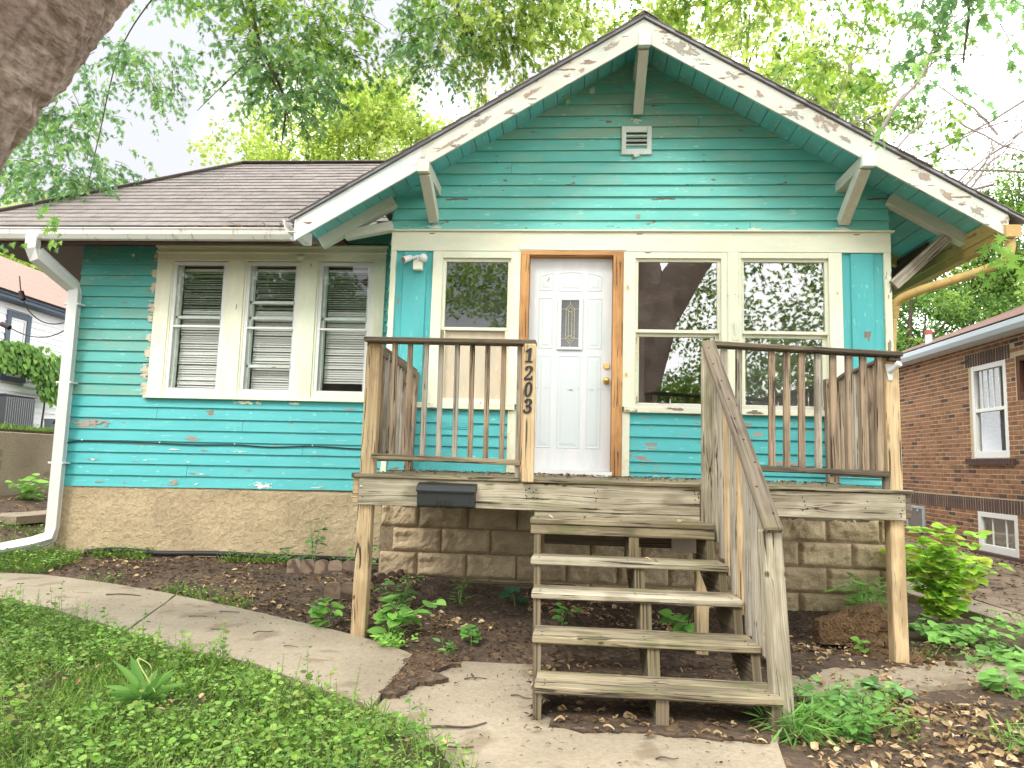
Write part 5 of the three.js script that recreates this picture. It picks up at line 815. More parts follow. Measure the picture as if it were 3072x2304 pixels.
// the leaning maple: trunk at the upper left, sprays hanging over the roof
{
  seed(81); const t = thing('leaning_maple', 'large leaning maple with plated grey bark whose leafy twigs hang over the house', 'tree', [0, 0, 0]);
  part('trunk', barkTrunk([[-6.1, -0.3, 3.3], [-5.1, 1.1, 3.4], [-3.55, 2.87, 3.45], [-2.86, 3.72, 3.5], [-1.2, 5.8, 3.6], [0.4, 7.6, 3.6]], 0.52, 0.40, 220, 480), M.bark, t);
  const br = [[[-2.2, 4.6, 3.5], [-2.6, 6.2, 2.2], [-3.1, 6.4, 0.9], [-2.98, 5.16, 0.6], [-2.70, 4.56, 0.55], [-2.72, 4.15, 0.5]], [[-2.6, 6.0, 2.0], [-3.0, 6.3, 1.0], [-3.2, 5.7, 0.6], [-3.0, 5.1, 0.6], [-2.62, 4.4, 0.6]], [[-0.5, 6.6, 3.6], [-1.0, 6.6, 1.5], [-1.16, 5.9, 0.4], [-1.08, 5.4, 0.3], [-0.8, 5.05, 0.3]], [[0.2, 7.4, 3.6], [1.5, 6.6, 2.6], [2.2, 5.2, 2.35], [2.45, 4.3, 2.3], [2.4, 3.8, 2.3]], [[-3.1, 6.4, 0.9], [-4.5, 6.6, -0.4], [-5.6, 6.2, -1.2], [-6.0, 5.2, -1.5], [-6.1, 4.4, -1.5]], [[0.0, 7.2, 3.6], [0.1, 7.4, 2.0], [0.5, 6.9, 0.3], [0.9, 6.3, -0.7]]];
  br.forEach((b, i) => part('branch', limb(b, [0.042, 0.03, 0.036, 0.02, 0.010, 0.03][i], 0.006, 8, 40), M.barkPlain, t));
  part('branch', limb([[-2.98, 5.0, 0.6], [-3.2, 4.75, 0.62], [-3.5, 4.43, 0.62]], 0.012, 0.003, 6), M.barkPlain, t);
  const leaves = new Copies(), lime = new Copies(), twigs = [];
  const S = (...a) => sprays(leaves, twigs, ...a), Y = (...a) => sprays(lime, twigs, ...a);
  // behind the trunk
  S([-6.2, 5.0, -1.5], [0.8, 0.85, 0.6], 219, 0.084, BLUEISH); S([-5.75, 5.6, -1.4], [0.7, 0.7, 0.6], 153, 0.084, BLUEISH); S([-5.2, 6.5, -1.4], [0.75, 0.8, 0.5], 153, 0.08, BLUEISH); S([-6.3, 4.4, -1.5], [0.6, 0.4, 0.5], 82, 0.08, BLUEISH); S([-4.6, 6.9, -1.2], [0.9, 0.5, 0.5], 90, 0.08, BLUEISH); S([-6.75, 4.9, -1.6], [0.35, 0.9, 0.4], 73, 0.08, BLUEISH);
  // middle hanging mass
  S([-2.8, 5.45, 0.5], [0.62, 0.5, 0.4], 181, 0.073, CANOPY); S([-2.45, 5.25, 0.5], [0.45, 0.5, 0.4], 136, 0.073, CANOPY); S([-2.65, 4.85, 0.5], [0.4, 0.4, 0.3], 101, 0.073, BLUEISH); S([-2.7, 4.5, 0.5], [0.3, 0.34, 0.25], 46, 0.073, BLUEISH); S([-2.15, 5.5, 0.5], [0.2, 0.4, 0.3], 26, 0.073, BLUEISH); S([-3.3, 5.55, 0.5], [0.35, 0.3, 0.3], 46, 0.073, CANOPY);
  // over the left slope of the gable
  S([-0.85, 5.55, 0.3], [0.68, 0.35, 0.4], 164, 0.073, CANOPY); Y([-0.65, 5.25, 0.3], [0.5, 0.35, 0.4], 101, 0.073, LIME); S([-1.3, 5.15, 0.3], [0.25, 0.55, 0.25], 85, 0.073, BLUEISH); S([-1.4, 4.72, 0.3], [0.13, 0.3, 0.15], 28, 0.065, BLUEISH); Y([-0.2, 5.45, 0.4], [0.5, 0.3, 0.3], 73, 0.073, LIME);
  // along the top edge
  S([0.5, 6.5, -0.7], [1.5, 0.42, 0.5], 219, 0.088, CANOPY); Y([1.6, 6.4, -0.7], [0.7, 0.35, 0.4], 90, 0.088, LIME); Y([0.2, 6.25, -0.7], [0.7, 0.25, 0.3], 73, 0.088, LIME);
  Y([2.6, 6.5, -2.2], [0.9, 0.75, 0.6], 101, 0.095, LIME); Y([2.9, 7.0, -2.0], [1.1, 0.5, 0.6], 87, 0.095, CANOPY); S([3.3, 6.4, -2.2], [0.5, 0.4, 0.4], 28, 0.095, CANOPY);
  // top right sprays
  S([2.65, 4.12, 2.3], [0.3, 0.22, 0.25], 46, 0.084, BLUEISH); S([2.5, 3.88, 2.3], [0.22, 0.2, 0.2], 28, 0.084, BLUEISH); S([2.3, 3.72, 2.3], [0.1, 0.14, 0.12], 12, 0.08, BLUEISH); S([2.1, 4.12, 2.3], [0.12, 0.12, 0.12], 8, 0.08, BLUEISH); S([2.72, 3.6, 2.3], [0.1, 0.15, 0.1], 8, 0.08, BLUEISH);
  // unseen crown above and behind the camera: it shades the yard and shows in the window panes
  const high = new Copies();
  for (let i = 0; i < 3200; i++) { const b = pick([[0, 8.8, 3.6, 4.5, 1.6, 3], [-4, 8.4, 6, 3, 2, 3], [4.6, 8.8, 4.4, 2.6, 1.6, 2.6]]), d = rdir(), k = Math.cbrt(R()), p = V3(b[0] + d.x * k * b[3], b[1] + d.y * k * b[4], b[2] + d.z * k * b[5]); if (n3(p.x * 0.9, p.y * 0.9, p.z * 0.9, 41) < 0.02) continue; const dir = V3(rr(-1, 1), rr(-1.2, 0.2), rr(-1, 1)).normalize(); high.add(p, leafQuat(dir, rdir()), rr(0.14, 0.2), CANOPY()); }
  leaves.build('leaves', MAPLE, M.leaf, t); lime.build('leaves', MAPLE, M.leaf, t); high.build('crown', MAPLE, M.leaf, t); part('twigs', twigs, M.barkPlain, t).userData.kind = 'stuff';
  // the nearest single leaves: over the gutter and at the right edge
  const solo = (x, y, z, s, c, dir) => { const m = part('leaf', MAPLE, c, t); m.position.set(x, y, z); m.scale.setScalar(s); m.quaternion.copy(leafQuat(dir, V3(rr(-0.5, 0.5), rr(-0.3, 0.6), 1).normalize())); };
  const lm = [[0.22, 0.42, 0.06], [0.16, 0.34, 0.05], [0.28, 0.46, 0.08], [0.10, 0.26, 0.07]].map((c) => { const m = M.leaf.clone(); m.color.setRGB(...c); return m; });
  for (let k = 0; k < 9; k++) solo(-4.97 + rr(-0.06, 0.1), 3.44 + rr(-0.1, 0.1), 0.5 + rr(-0.06, 0.06), rr(0.07, 0.11), pick(lm), V3(rr(-0.8, 0.8), rr(-1, 0.1), 0.2));
  for (let k = 0; k < 6; k++) solo(-4.86 + rr(-0.12, 0.06), 3.2 + rr(-0.08, 0.1), 0.5, rr(0.06, 0.09), pick(lm), V3(rr(-0.8, 0.8), -0.7, 0.2));
  for (let k = 0; k < 5; k++) solo(-5.3 + rr(-0.12, 0.1), 3.12 + rr(-0.12, 0.12), 0.45 + rr(-0.1, 0.1), rr(0.06, 0.09), pick(lm), V3(rr(-0.8, 0.8), -0.8, 0.2));
  for (let k = 0; k < 34; k++) solo(2.74 + rr(-0.24, 0.16), 2.53 + rr(-0.12, 0.16), 2.3 + rr(-0.12, 0.12), rr(0.07, 0.115), pick(lm.slice(0, 3)), V3(rr(-1, 0.3), rr(-0.9, 0.1), 0.2));
}
// the forked street tree behind the viewer: dark in the window panes
{
  seed(91); const t = thing('street_tree', 'forked street tree whose dark trunk shows in the window panes', 'tree', [0, 0, 0]);
  part('trunk', [limb([[0.7, -0.3, 9], [1.1, 2, 9], [1.75, 4.4, 9], [2.0, 5.1, 9]], 0.75, 0.55, 16), limb([[1.8, 4.6, 9], [1.5, 6.2, 9], [1.3, 9, 9]], 0.46, 0.3, 12), limb([[2.0, 4.7, 9], [2.9, 6.2, 9], [4.2, 9, 9.4]], 0.5, 0.3, 12)], M.bark, t);
  const c = new Copies();
  for (let i = 0; i < 70000; i++) { const b = pick([[5.5, 5.4, 9, 2.6, 2.6, 1.6], [6.2, 3.6, 11, 2.2, 1.6, 1.5], [9, 5.5, 11, 3, 3, 2], [0.5, 8.4, 9, 3, 1.4, 2], [-2.6, 5.2, 11, 1.4, 2.2, 1.5], [4, 8.4, 10, 3, 1.5, 2], [3.5, 4.0, 11.5, 1.5, 2.4, 1.5], [3.0, 2.6, 13, 2.4, 1.4, 1.5]]), d = rdir(), k = Math.cbrt(R()), p = V3(b[0] + d.x * k * b[3], b[1] + d.y * k * b[4], b[2] + d.z * k * b[5]); if (n3(p.x * 0.8, p.y * 0.8, p.z * 0.8, 43) < -0.02 || n3(p.x * 2.4, p.y * 2.4, p.z * 2.4, 44) < -0.12) continue; const dir = V3(rr(-1, 1), rr(-1.2, 0.2), rr(-1, 1)).normalize(); c.add(p, leafQuat(dir, rdir()), rr(0.09, 0.15), CANOPY()); }
  c.build('crown', MAPLE, M.leaf, t);
}
// dense trees across the street: dark in the left panes
{
  seed(95); const t = thing('street_hedge_tree', 'dense tree across the street seen only in the left window panes', 'tree', [0, 0, 0]);
  part('trunk', [limb([[-9.5, -0.3, 13], [-9.4, 3, 13], [-9.2, 6, 13]], 0.4, 0.2, 10), limb([[-6.9, -0.3, 12], [-6.8, 3, 12], [-7.1, 6, 12]], 0.3, 0.15, 10)], M.barkPlain, t);
  const c = new Copies();
  for (let i = 0; i < 60000; i++) { const b = pick([[-9.5, 5.5, 13, 3, 3.2, 1.6], [-13, 5, 13, 3, 3.5, 1.6], [-7.6, 4.2, 12.4, 1.8, 3.2, 1.4], [-9.5, 2.2, 13, 3.5, 1.8, 1.2], [-4.9, 4.6, 12, 0.8, 2.4, 0.8], [-6.2, 2.2, 12, 1.6, 1.4, 1]]), d = rdir(), k = Math.cbrt(R()), p = V3(b[0] + d.x * k * b[3], b[1] + d.y * k * b[4], b[2] + d.z * k * b[5]); if (n3(p.x * 1.1, p.y * 1.1, p.z * 1.1, 46) < -0.2 && p.x > -8) continue; const dir = V3(rr(-1, 1), rr(-1.2, 0.2), rr(-1, 1)).normalize(); c.add(p, leafQuat(dir, rdir()), rr(0.12, 0.2), BLUEISH()); }
  c.build('crown', MAPLE, M.leaf, t);
}
// ---------- trees beyond the house ----------
const CLUMP = (() => { const g = []; for (let k = 0; k < 34; k++) { const d = V3(Math.sin(k * 2.4) * 0.8, Math.cos(k * 1.7) * 0.7, Math.sin(k * 1.1 + 1) * 0.8), s = 0.115 + 0.045 * Math.sin(k * 3.1), l = OVAL.clone().scale(s * 1.25, s, s).applyQuaternion(leafQuat(V3(Math.sin(k * 5.1), -0.6 + 0.8 * Math.cos(k * 2.2), Math.cos(k * 3.7)).normalize(), V3(Math.cos(k), Math.sin(k * 1.9), 0.6).normalize())).translate(d.x * 0.34, d.y * 0.34, d.z * 0.34); g.push(plain(l)); } return mergeGeometries(g); })();
function wildTree(name, label, x, z, h, blobs, n, size, pal, trunkR = 0.2, cut = 0.0) {
  const t = thing(name, label, 'tree', [x, 0, z]); const y0 = x < -8.5 ? 1.4 : -0.2;
  part('trunk', limb([[0, y0, 0], [0.1, h * 0.3, 0], [-0.1, h * 0.6, 0.1], [0.1, h * 0.95, 0]], trunkR, trunkR * 0.25, 9), M.barkPlain, t);
  const bs = []; blobs.forEach(([bx, by, bz, r]) => { bs.push(limb([[0, Math.max(y0, by * 0.55), 0], [bx * 0.5, by * 0.8, bz * 0.5], [bx, by + r * 0.2, bz]], trunkR * 0.38, 0.02, 6)); for (let k = 0; k < 4; k++) { const d = rdir(); bs.push(limb([[bx * 0.7, by * 0.9, bz * 0.7], [bx + d.x * r * 0.5, by + d.y * r * 0.5, bz + d.z * r * 0.5], [bx + d.x * r, by + d.y * r * 0.9, bz + d.z * r]], 0.03, 0.008, 5)); } }); part('branches', bs, M.barkPlain, t);
  const c = new Copies(), tot = blobs.reduce((a, b) => a + b[3] ** 2, 0);
  blobs.forEach(([bx, by, bz, r]) => { for (let i = 0; i < n * r * r / tot; i++) { const d = rdir(), k = 0.35 + 0.65 * Math.sqrt(R()), p = V3(bx + d.x * k * r, by + d.y * k * r * 0.8, bz + d.z * k * r); if (n3((p.x + x) * 1.1, p.y * 1.1, (p.z + z) * 1.1, 47) < cut) continue; c.add(p, qt.clone().setFromEuler(new THREE.Euler(rr(-0.5, 0.5), rr(0, 6.28), rr(-0.5, 0.5))), size * rr(0.7, 1.3), pal()); } });
  c.build('crown', CLUMP, M.leaf, t); return t;
}
{
  seed(101);
  wildTree('lime_tree', 'bright yellow-green tree rising behind the grey main roof', -7.6, -15, 14, [[-3.2, 10.2, 0, 2.2], [-1.2, 11.4, 0, 2.3], [1.0, 11, 0, 2.4], [2.6, 10.4, 0, 2], [-0.6, 13.6, -0.5, 1.7], [1.6, 12.8, 0, 1.5], [-2.2, 8.4, 0.5, 2], [1, 8.2, 0.5, 2.5], [3.4, 8.5, 0, 2]], 4600, 0.95, LIME, 0.16, 0.12);
  wildTree('lime_tree', 'yellow-green tree showing between the left roof slope and the hanging leaves', -1.6, -17, 14, [[-1.5, 10.6, 0, 2], [0.6, 12.2, 0, 2], [2.2, 13.2, 0, 1.9], [-0.8, 13.2, 0, 1.4], [1, 9.4, 0, 2.4]], 1500, 0.95, LIME, 0.12, 0.14);
  wildTree('bright_tree', 'bright green tree behind the right slope of the gable', 4.6, -13, 13.5, [[-2.6, 13, 0, 1.7], [-0.6, 12.6, 0, 1.9], [1.4, 11.8, 0, 1.7], [0.4, 14, 0, 1.5], [2.8, 10.8, 0.3, 1.4], [-1.6, 10.8, 0, 1.8], [1.2, 9.8, 0, 1.9]], 2500, 0.9, LIME, 0.16, 0.12);
  wildTree('hedge_tree', 'leafy green tree beyond the brick house roof', 11.2, -13, 9.5, [[-2.3, 5.2, 0, 1.7], [-0.9, 6.6, 0, 1.7], [0.8, 7.6, 0, 1.8], [-2.4, 7.4, 0.3, 0.9], [1.2, 9.0, 0, 1.3], [0.2, 5, 0.6, 1.8], [2, 6, 0, 2], [-2.6, 3.4, 0.5, 1.6], [-0.4, 3.2, 0, 1.8]], 4200, 0.62, HEDGE, 0.2, 0.03);
  wildTree('hedge_tree', 'lower leafy green tree in the gap beside the right porch corner', 8.2, -11, 6, [[-0.6, 3.6, 0, 1.4], [0.4, 4.8, 0, 1.2], [1.2, 3.2, 0, 1.5]], 1300, 0.65, HEDGE, 0.15, 0.0);
  wildTree('lime_tree', 'pale yellow-green tree low behind the white house roof', -16.8, -15, 9, [[-1, 8.3, 0, 1.5], [0.8, 7, 0, 1.6], [-2, 6.6, 0, 2], [2.2, 6.0, 0, 1.5], [0.3, 5.4, 0.5, 1.5]], 1500, 0.9, LIME, 0.2, 0.04);
  // half bare tree with grey wandering branches
  const t = thing('bare_tree', 'half bare tree with grey wandering branches above the right eave', 'tree', [5.2, 0, -9.4]); const g = [], lv = new Copies();
  const grow = (p, d, L, r, k) => { const pts = [p.toArray()], q = p.clone(), v = d.clone(); const n = 5; for (let i = 0; i < n; i++) { v.add(V3(rr(-0.34, 0.34), rr(-0.26, 0.24), rr(-0.25, 0.25))).normalize(); q.addScaledVector(v, L / n); pts.push(q.toArray()); if (k > 0 && i > 0 && R() < 0.85) grow(q.clone(), v.clone().add(rdir().multiplyScalar(0.9)).normalize(), L * rr(0.45, 0.7), r * 0.5, k - 1); if (k < 2 && q.x < 2.9 && R() < 0.55) for (let j = 0; j < 3; j++) lv.add(q.clone().add(rdir().multiplyScalar(0.15)), leafQuat(V3(rr(-1, 1), -0.7, rr(-1, 1)).normalize(), rdir()), rr(0.11, 0.17), HEDGE()); } g.push(tube(pts, 1, 5, (s) => lerp(r, r * 0.45, s))); };
  part('trunk', limb([[0, -0.2, 0], [0.1, 3, 0], [-0.2, 6, 0], [0.1, 7.6, 0]], 0.26, 0.14, 10), M.barkPlain, t);
  grow(V3(0.1, 7.4, 0), V3(0.72, 0.45, 0.05).normalize(), 3.4, 0.075, 3); grow(V3(-0.1, 7.0, 0), V3(0.3, 0.9, 0).normalize(), 3.2, 0.08, 3); grow(V3(0.1, 6.6, 0), V3(0.95, 0.25, 0.1).normalize(), 3.8, 0.07, 3); grow(V3(-0.1, 6.8, 0), V3(-0.5, 0.8, 0).normalize(), 3, 0.07, 3); grow(V3(4.6, 7.9, 0.3), V3(-0.9, 0.05, 0).normalize(), 2.2, 0.03, 2); grow(V3(4.8, 9.6, 0.3), V3(-0.8, -0.5, 0).normalize(), 2.6, 0.035, 3);
  for (const [x, y, a, b, L] of [[2.6, 8.3, 0.7, 0.5, 2.4], [3.2, 9.3, 0.3, -0.6, 2.2], [4.2, 8.8, -0.5, 0.5, 2.0], [3.6, 7.6, 0.5, 0.7, 1.8], [1.6, 8.0, 0.5, 0.8, 2.6]]) grow(V3(x, y, 0.2), V3(a, b, 0.1).normalize(), L, 0.03, 3);
  part('branches', g, flat(142, 132, 126, 0.9), t); lv.build('leaves', MAPLE, M.leaf, t);
}
// ---------- plants ----------
M.stem = flat(118, 150, 74, 0.8);
function plant(name, label, cat, x, z, { n = 12, h = 0.2, spread = 0.15, leaf = HEART, size = 0.06, color = [0.13, 0.3, 0.06], y, group, lean = 0, upright = 0.5, thin } = {}) {
  const gy = y ?? H(x, z), t = thing(name, label, cat, [x, gy, z], group), rest = new Copies(); let made = 0; const mats = [0.75, 1, 1.3].map((k) => { const m = M.leaf.clone(); m.color.setRGB(color[0] * k, color[1] * k, color[2] * k); return m; }), st = []; const stems = Math.min(18, Math.max(1, Math.round(n / 7)));
  for (let s = 0; s < stems; s++) { const a = rr(0, 6.28), d = spread * Math.sqrt((s + R()) / stems), hh = h * rr(0.6, 1), p = curve([[0, -0.01, 0], [Math.cos(a) * d * 0.4 + lean * 0.3, hh * 0.55, Math.sin(a) * d * 0.4], [Math.cos(a) * d + lean, hh, Math.sin(a) * d]], 7); st.push(tube(p, 0.002 + h * 0.004, 5, (k) => 1 - 0.6 * k));
    for (let i = 0; i < Math.round(n / stems); i++) { const q = p[Math.min(7, 1 + Math.floor(R() * 7))], b = rr(0, 6.28), dir = V3(Math.cos(b), upright * rr(-0.6, 0.9) - 0.15, Math.sin(b)).normalize(); const sz = size * rr(0.6, 1.2), at = V3(q[0] + dir.x * size * 0.3, q[1] + 0.005, q[2] + dir.z * size * 0.3), qq = leafQuat(dir, V3(rr(-0.4, 0.4), 1, rr(-0.2, 0.7)).normalize()), sc = V3(sz * (thin ?? 1), sz, sz);
      if (made++ < 280) { const m = part('leaf', leaf, pick(mats), t); m.position.copy(at); m.scale.copy(sc); m.quaternion.copy(qq); } else rest.add(at, qq, sc, color.map((c) => c * rr(0.75, 1.3))); } }
  if (rest.m.length) rest.build('foliage', leaf, M.leaf, t);
  part('stem', st, M.stem, t); return t;
}
{
  seed(111);
  plant('tall_weed', 'tall slender weed growing up against the stucco', 'plant', -2.62, -0.72, { n: 34, h: 0.62, spread: 0.12, leaf: OVAL, size: 0.085, color: [0.11, 0.27, 0.07] });
  plant('low_weed', 'dark leafy weed at the foot of the tall slender weed', 'plant', -2.75, -0.66, { n: 40, h: 0.16, spread: 0.22, leaf: HEART, size: 0.08, color: [0.09, 0.24, 0.07] });
  plant('low_weed', 'leafy weed between the stucco corner and the left porch post', 'plant', -2.0, -0.45, { n: 40, h: 0.24, spread: 0.2, leaf: OVAL, size: 0.07, color: [0.12, 0.28, 0.06] });
  plant('low_weed', 'leafy weed standing behind the scalloped edging', 'plant', -1.68, -0.1, { n: 44, h: 0.34, spread: 0.14, leaf: OVAL, size: 0.07, color: [0.14, 0.31, 0.07] });
  plant('vine_seedling', 'broad leaved vine seedling left of the left porch post', 'plant', -1.72, 1.4, { n: 26, h: 0.22, spread: 0.16, leaf: HEART, size: 0.105, color: [0.24, 0.50, 0.09] });
  plant('vine_seedling', 'broad leaved vine climbing forward from the left porch post', 'plant', -1.22, 1.62, { n: 34, h: 0.3, spread: 0.22, leaf: HEART, size: 0.125, color: [0.24, 0.50, 0.09], lean: 0.16 });
  plant('clover_clump', 'low clump of small bright leaves at the path edge before the left post', 'plant', -1.12, 1.88, { n: 110, h: 0.14, spread: 0.2, leaf: OVAL, size: 0.04, color: [0.26, 0.53, 0.07] });
  plant('vine_seedling', 'nettle-like weed in the bed behind the left post', 'plant', -1.28, 1.0, { n: 46, h: 0.24, spread: 0.25, leaf: OVAL, size: 0.08, color: [0.14, 0.34, 0.07] });
  plant('small_weed', 'small upright weed alone in the bare bed under the deck', 'plant', -0.84, 0.85, { n: 26, h: 0.2, spread: 0.05, leaf: NARROW, size: 0.09, color: [0.18, 0.42, 0.07] });
  plant('small_weed', 'dark two-stemmed weed near the timber under the deck', 'plant', -0.4, 0.75, { n: 12, h: 0.14, spread: 0.12, leaf: HEART, size: 0.1, color: [0.06, 0.17, 0.07] });
  plant('small_weed', 'pale seedling in the bed before the left end of the steps', 'plant', -0.62, 1.75, { n: 16, h: 0.15, spread: 0.1, leaf: HEART, size: 0.07, color: [0.20, 0.45, 0.09] });
  plant('small_weed', 'serrated seedling at the front edge of the bed', 'plant', -0.78, 1.88, { n: 18, h: 0.07, spread: 0.1, leaf: OVAL, size: 0.06, color: [0.18, 0.39, 0.09] });
  plant('small_weed', 'leafy weed beside the left stringer of the steps', 'plant', -0.02, 1.2, { n: 16, h: 0.22, spread: 0.1, leaf: OVAL, size: 0.08, color: [0.15, 0.36, 0.07] });
  plant('small_weed', 'leafy weed seen under the treads by the right stringer', 'plant', 0.86, 1.35, { n: 20, h: 0.28, spread: 0.12, leaf: HEART, size: 0.1, color: [0.18, 0.42, 0.07] });
  plant('small_weed', 'little weed on the stump rubble', 'plant', 2.05, 1.45, { n: 9, h: 0.1, spread: 0.04, leaf: HEART, size: 0.06, color: [0.24, 0.50, 0.07], y: 0.05 });
  plant('vine_bush', 'yellow-green leafy vine bush behind the right porch post', 'bush', 3.14, 0.3, { n: 1100, h: 0.80, spread: 0.42, leaf: HEART, size: 0.095, color: [0.42, 0.64, 0.07] });
  plant('willow_weed', 'dark bush of narrow leaves against the porch blocks', 'bush', 2.52, 0.42, { n: 240, h: 0.42, spread: 0.4, leaf: NARROW, size: 0.13, color: [0.20, 0.42, 0.07] });
  plant('ground_vine', 'trailing vine leaves spread at the foot of the right post', 'plant', 2.85, 0.95, { n: 170, h: 0.16, spread: 0.6, leaf: HEART, size: 0.085, color: [0.22, 0.46, 0.09] });
  plant('ground_vine', 'trailing vine leaves reaching over the slab to the right', 'plant', 3.0, 1.5, { n: 120, h: 0.1, spread: 0.5, leaf: HEART, size: 0.085, color: [0.22, 0.45, 0.10] });
  plant('broad_weed', 'broad leaved plantain rosette at the slab corner right of the newel', 'plant', 1.86, 2.28, { n: 14, h: 0.1, spread: 0.1, leaf: HEART, size: 0.1, color: [0.18, 0.38, 0.11] });
  plant('broad_weed', 'broad leaved rosette at the far right of the slab', 'plant', 2.62, 2.1, { n: 24, h: 0.12, spread: 0.22, leaf: HEART, size: 0.1, color: [0.20, 0.42, 0.09] });
  plant('feather_weed', 'feathery green weed patch below the newel post', 'plant', 1.38, 2.98, { n: 230, h: 0.2, spread: 0.36, leaf: OVAL, size: 0.055, color: [0.17, 0.38, 0.07] });
  plant('feather_weed', 'feathery green weed patch right of the newel foot', 'plant', 1.45, 2.62, { n: 120, h: 0.2, spread: 0.3, leaf: OVAL, size: 0.06, color: [0.18, 0.39, 0.10] });
  plant('grass_tuft', 'tuft of fine grass at the foot of the newel', 'plant', 1.12, 3.0, { n: 190, h: 0.12, spread: 0.16, leaf: NARROW, size: 0.15, color: [0.18, 0.41, 0.07], upright: 1.6, thin: 0.32 });
  plant('grass_tuft', 'tuft of grass at the lower right of the yard', 'plant', 2.25, 3.0, { n: 200, h: 0.08, spread: 0.3, leaf: NARROW, size: 0.12, color: [0.20, 0.39, 0.07], upright: 1.6, thin: 0.32 });
  plant('downspout_weed', 'leafy weeds standing round the foot of the white downspout', 'plant', -6.05, 0.0, { n: 110, h: 0.5, spread: 0.5, leaf: HEART, size: 0.1, color: [0.20, 0.45, 0.09] });
  plant('yard_weed', 'bright weeds along the retaining wall', 'plant', -7.9, -3.4, { n: 60, h: 0.36, spread: 0.5, leaf: HEART, size: 0.13, color: [0.24, 0.50, 0.07] });
  plant('tub_plant', 'small leafy plant growing in the galvanised tub', 'plant', -10.0, -6.7, { n: 40, h: 0.22, spread: 0.3, leaf: OVAL, size: 0.09, color: [0.24, 0.42, 0.09], y: 1.8 });
  // grape vine on the white house
  const v = thing('grape_vine', 'leafy grape vine across the window of the white house', 'vine', [-10.3, 2.4, -6.1]), mats = [[0.14, 0.3, 0.06], [0.2, 0.38, 0.08], [0.26, 0.44, 0.1]].map((c) => { const m = M.leaf.clone(); m.color.setRGB(...c); return m; });
  for (let k = 0; k < 280; k++) { const z = rr(-1.3, 1.7), c = 0.45 + 0.12 * Math.sin(z * 3) - (z < -0.2 ? 0.06 : 0), y = c + (R() - 0.5) * (z < -0.1 ? 0.85 : 0.5) - (z < -0.1 && z > -0.7 ? 0.16 * R() : 0), m = part('leaf', HEART, pick(mats), v); m.position.set(0.02 + R() * 0.22, y, z); m.scale.setScalar(rr(0.09, 0.15)); m.quaternion.copy(leafQuat(V3(rr(0, 0.5), -1, rr(-0.7, 0.7)).normalize(), V3(1, 0.5, rr(-0.4, 0.4)).normalize())); }
  { const c = new Copies(), pal = greens([0.10, 0.24, 0.05], [0.22, 0.42, 0.08], [0.34, 0.54, 0.12]); for (let k = 0; k < 1500; k++) { const z = rr(-1.3, 1.7), m = 0.45 + 0.12 * Math.sin(z * 3) - (z < -0.2 ? 0.06 : 0), y = m + (R() - 0.5) * (z < -0.1 ? 0.95 : 0.55); c.add(V3(R() * 0.22, y, z), leafQuat(V3(rr(0, 0.5), -1, rr(-0.7, 0.7)).normalize(), V3(1, 0.5, rr(-0.4, 0.4)).normalize()), rr(0.07, 0.13), pal()); } c.build('foliage', HEART, M.leaf, v); }
  part('stem', limb([[0.02, -0.8, -0.4], [0.05, 0.1, -0.3], [0.08, 0.5, 0.5], [0.06, 0.5, 1.6]], 0.02, 0.006, 6), M.barkPlain, v);
  // dandelion rosette in the lawn
  const d = thing('dandelion', 'pale dandelion rosette with long upright leaves in the lawn', 'plant', [-2.02, 0.06, 3.22]), dm = [[0.22, 0.42, 0.09], [0.17, 0.36, 0.08]].map((c) => { const m = M.leaf.clone(); m.color.setRGB(...c); return m; });
  for (let k = 0; k < 13; k++) { const a = k * 0.75 + rr(-0.2, 0.2), m = part('leaf', OVAL, dm[k % 2], d); const dir = V3(Math.cos(a), rr(0.2, 1.3), Math.sin(a)).normalize(); m.scale.set(0.085, rr(0.15, 0.26), 0.3); m.quaternion.copy(leafQuat(dir, V3(0, 1, 0.3))); }
  part('stem', tube(curve([[0, 0, 0], [0.02, 0.16, 0], [-0.04, 0.2, 0.02], [0.08, 0.06, 0.05]], 16), 0.003, 5), flat(170, 176, 110), d);
}
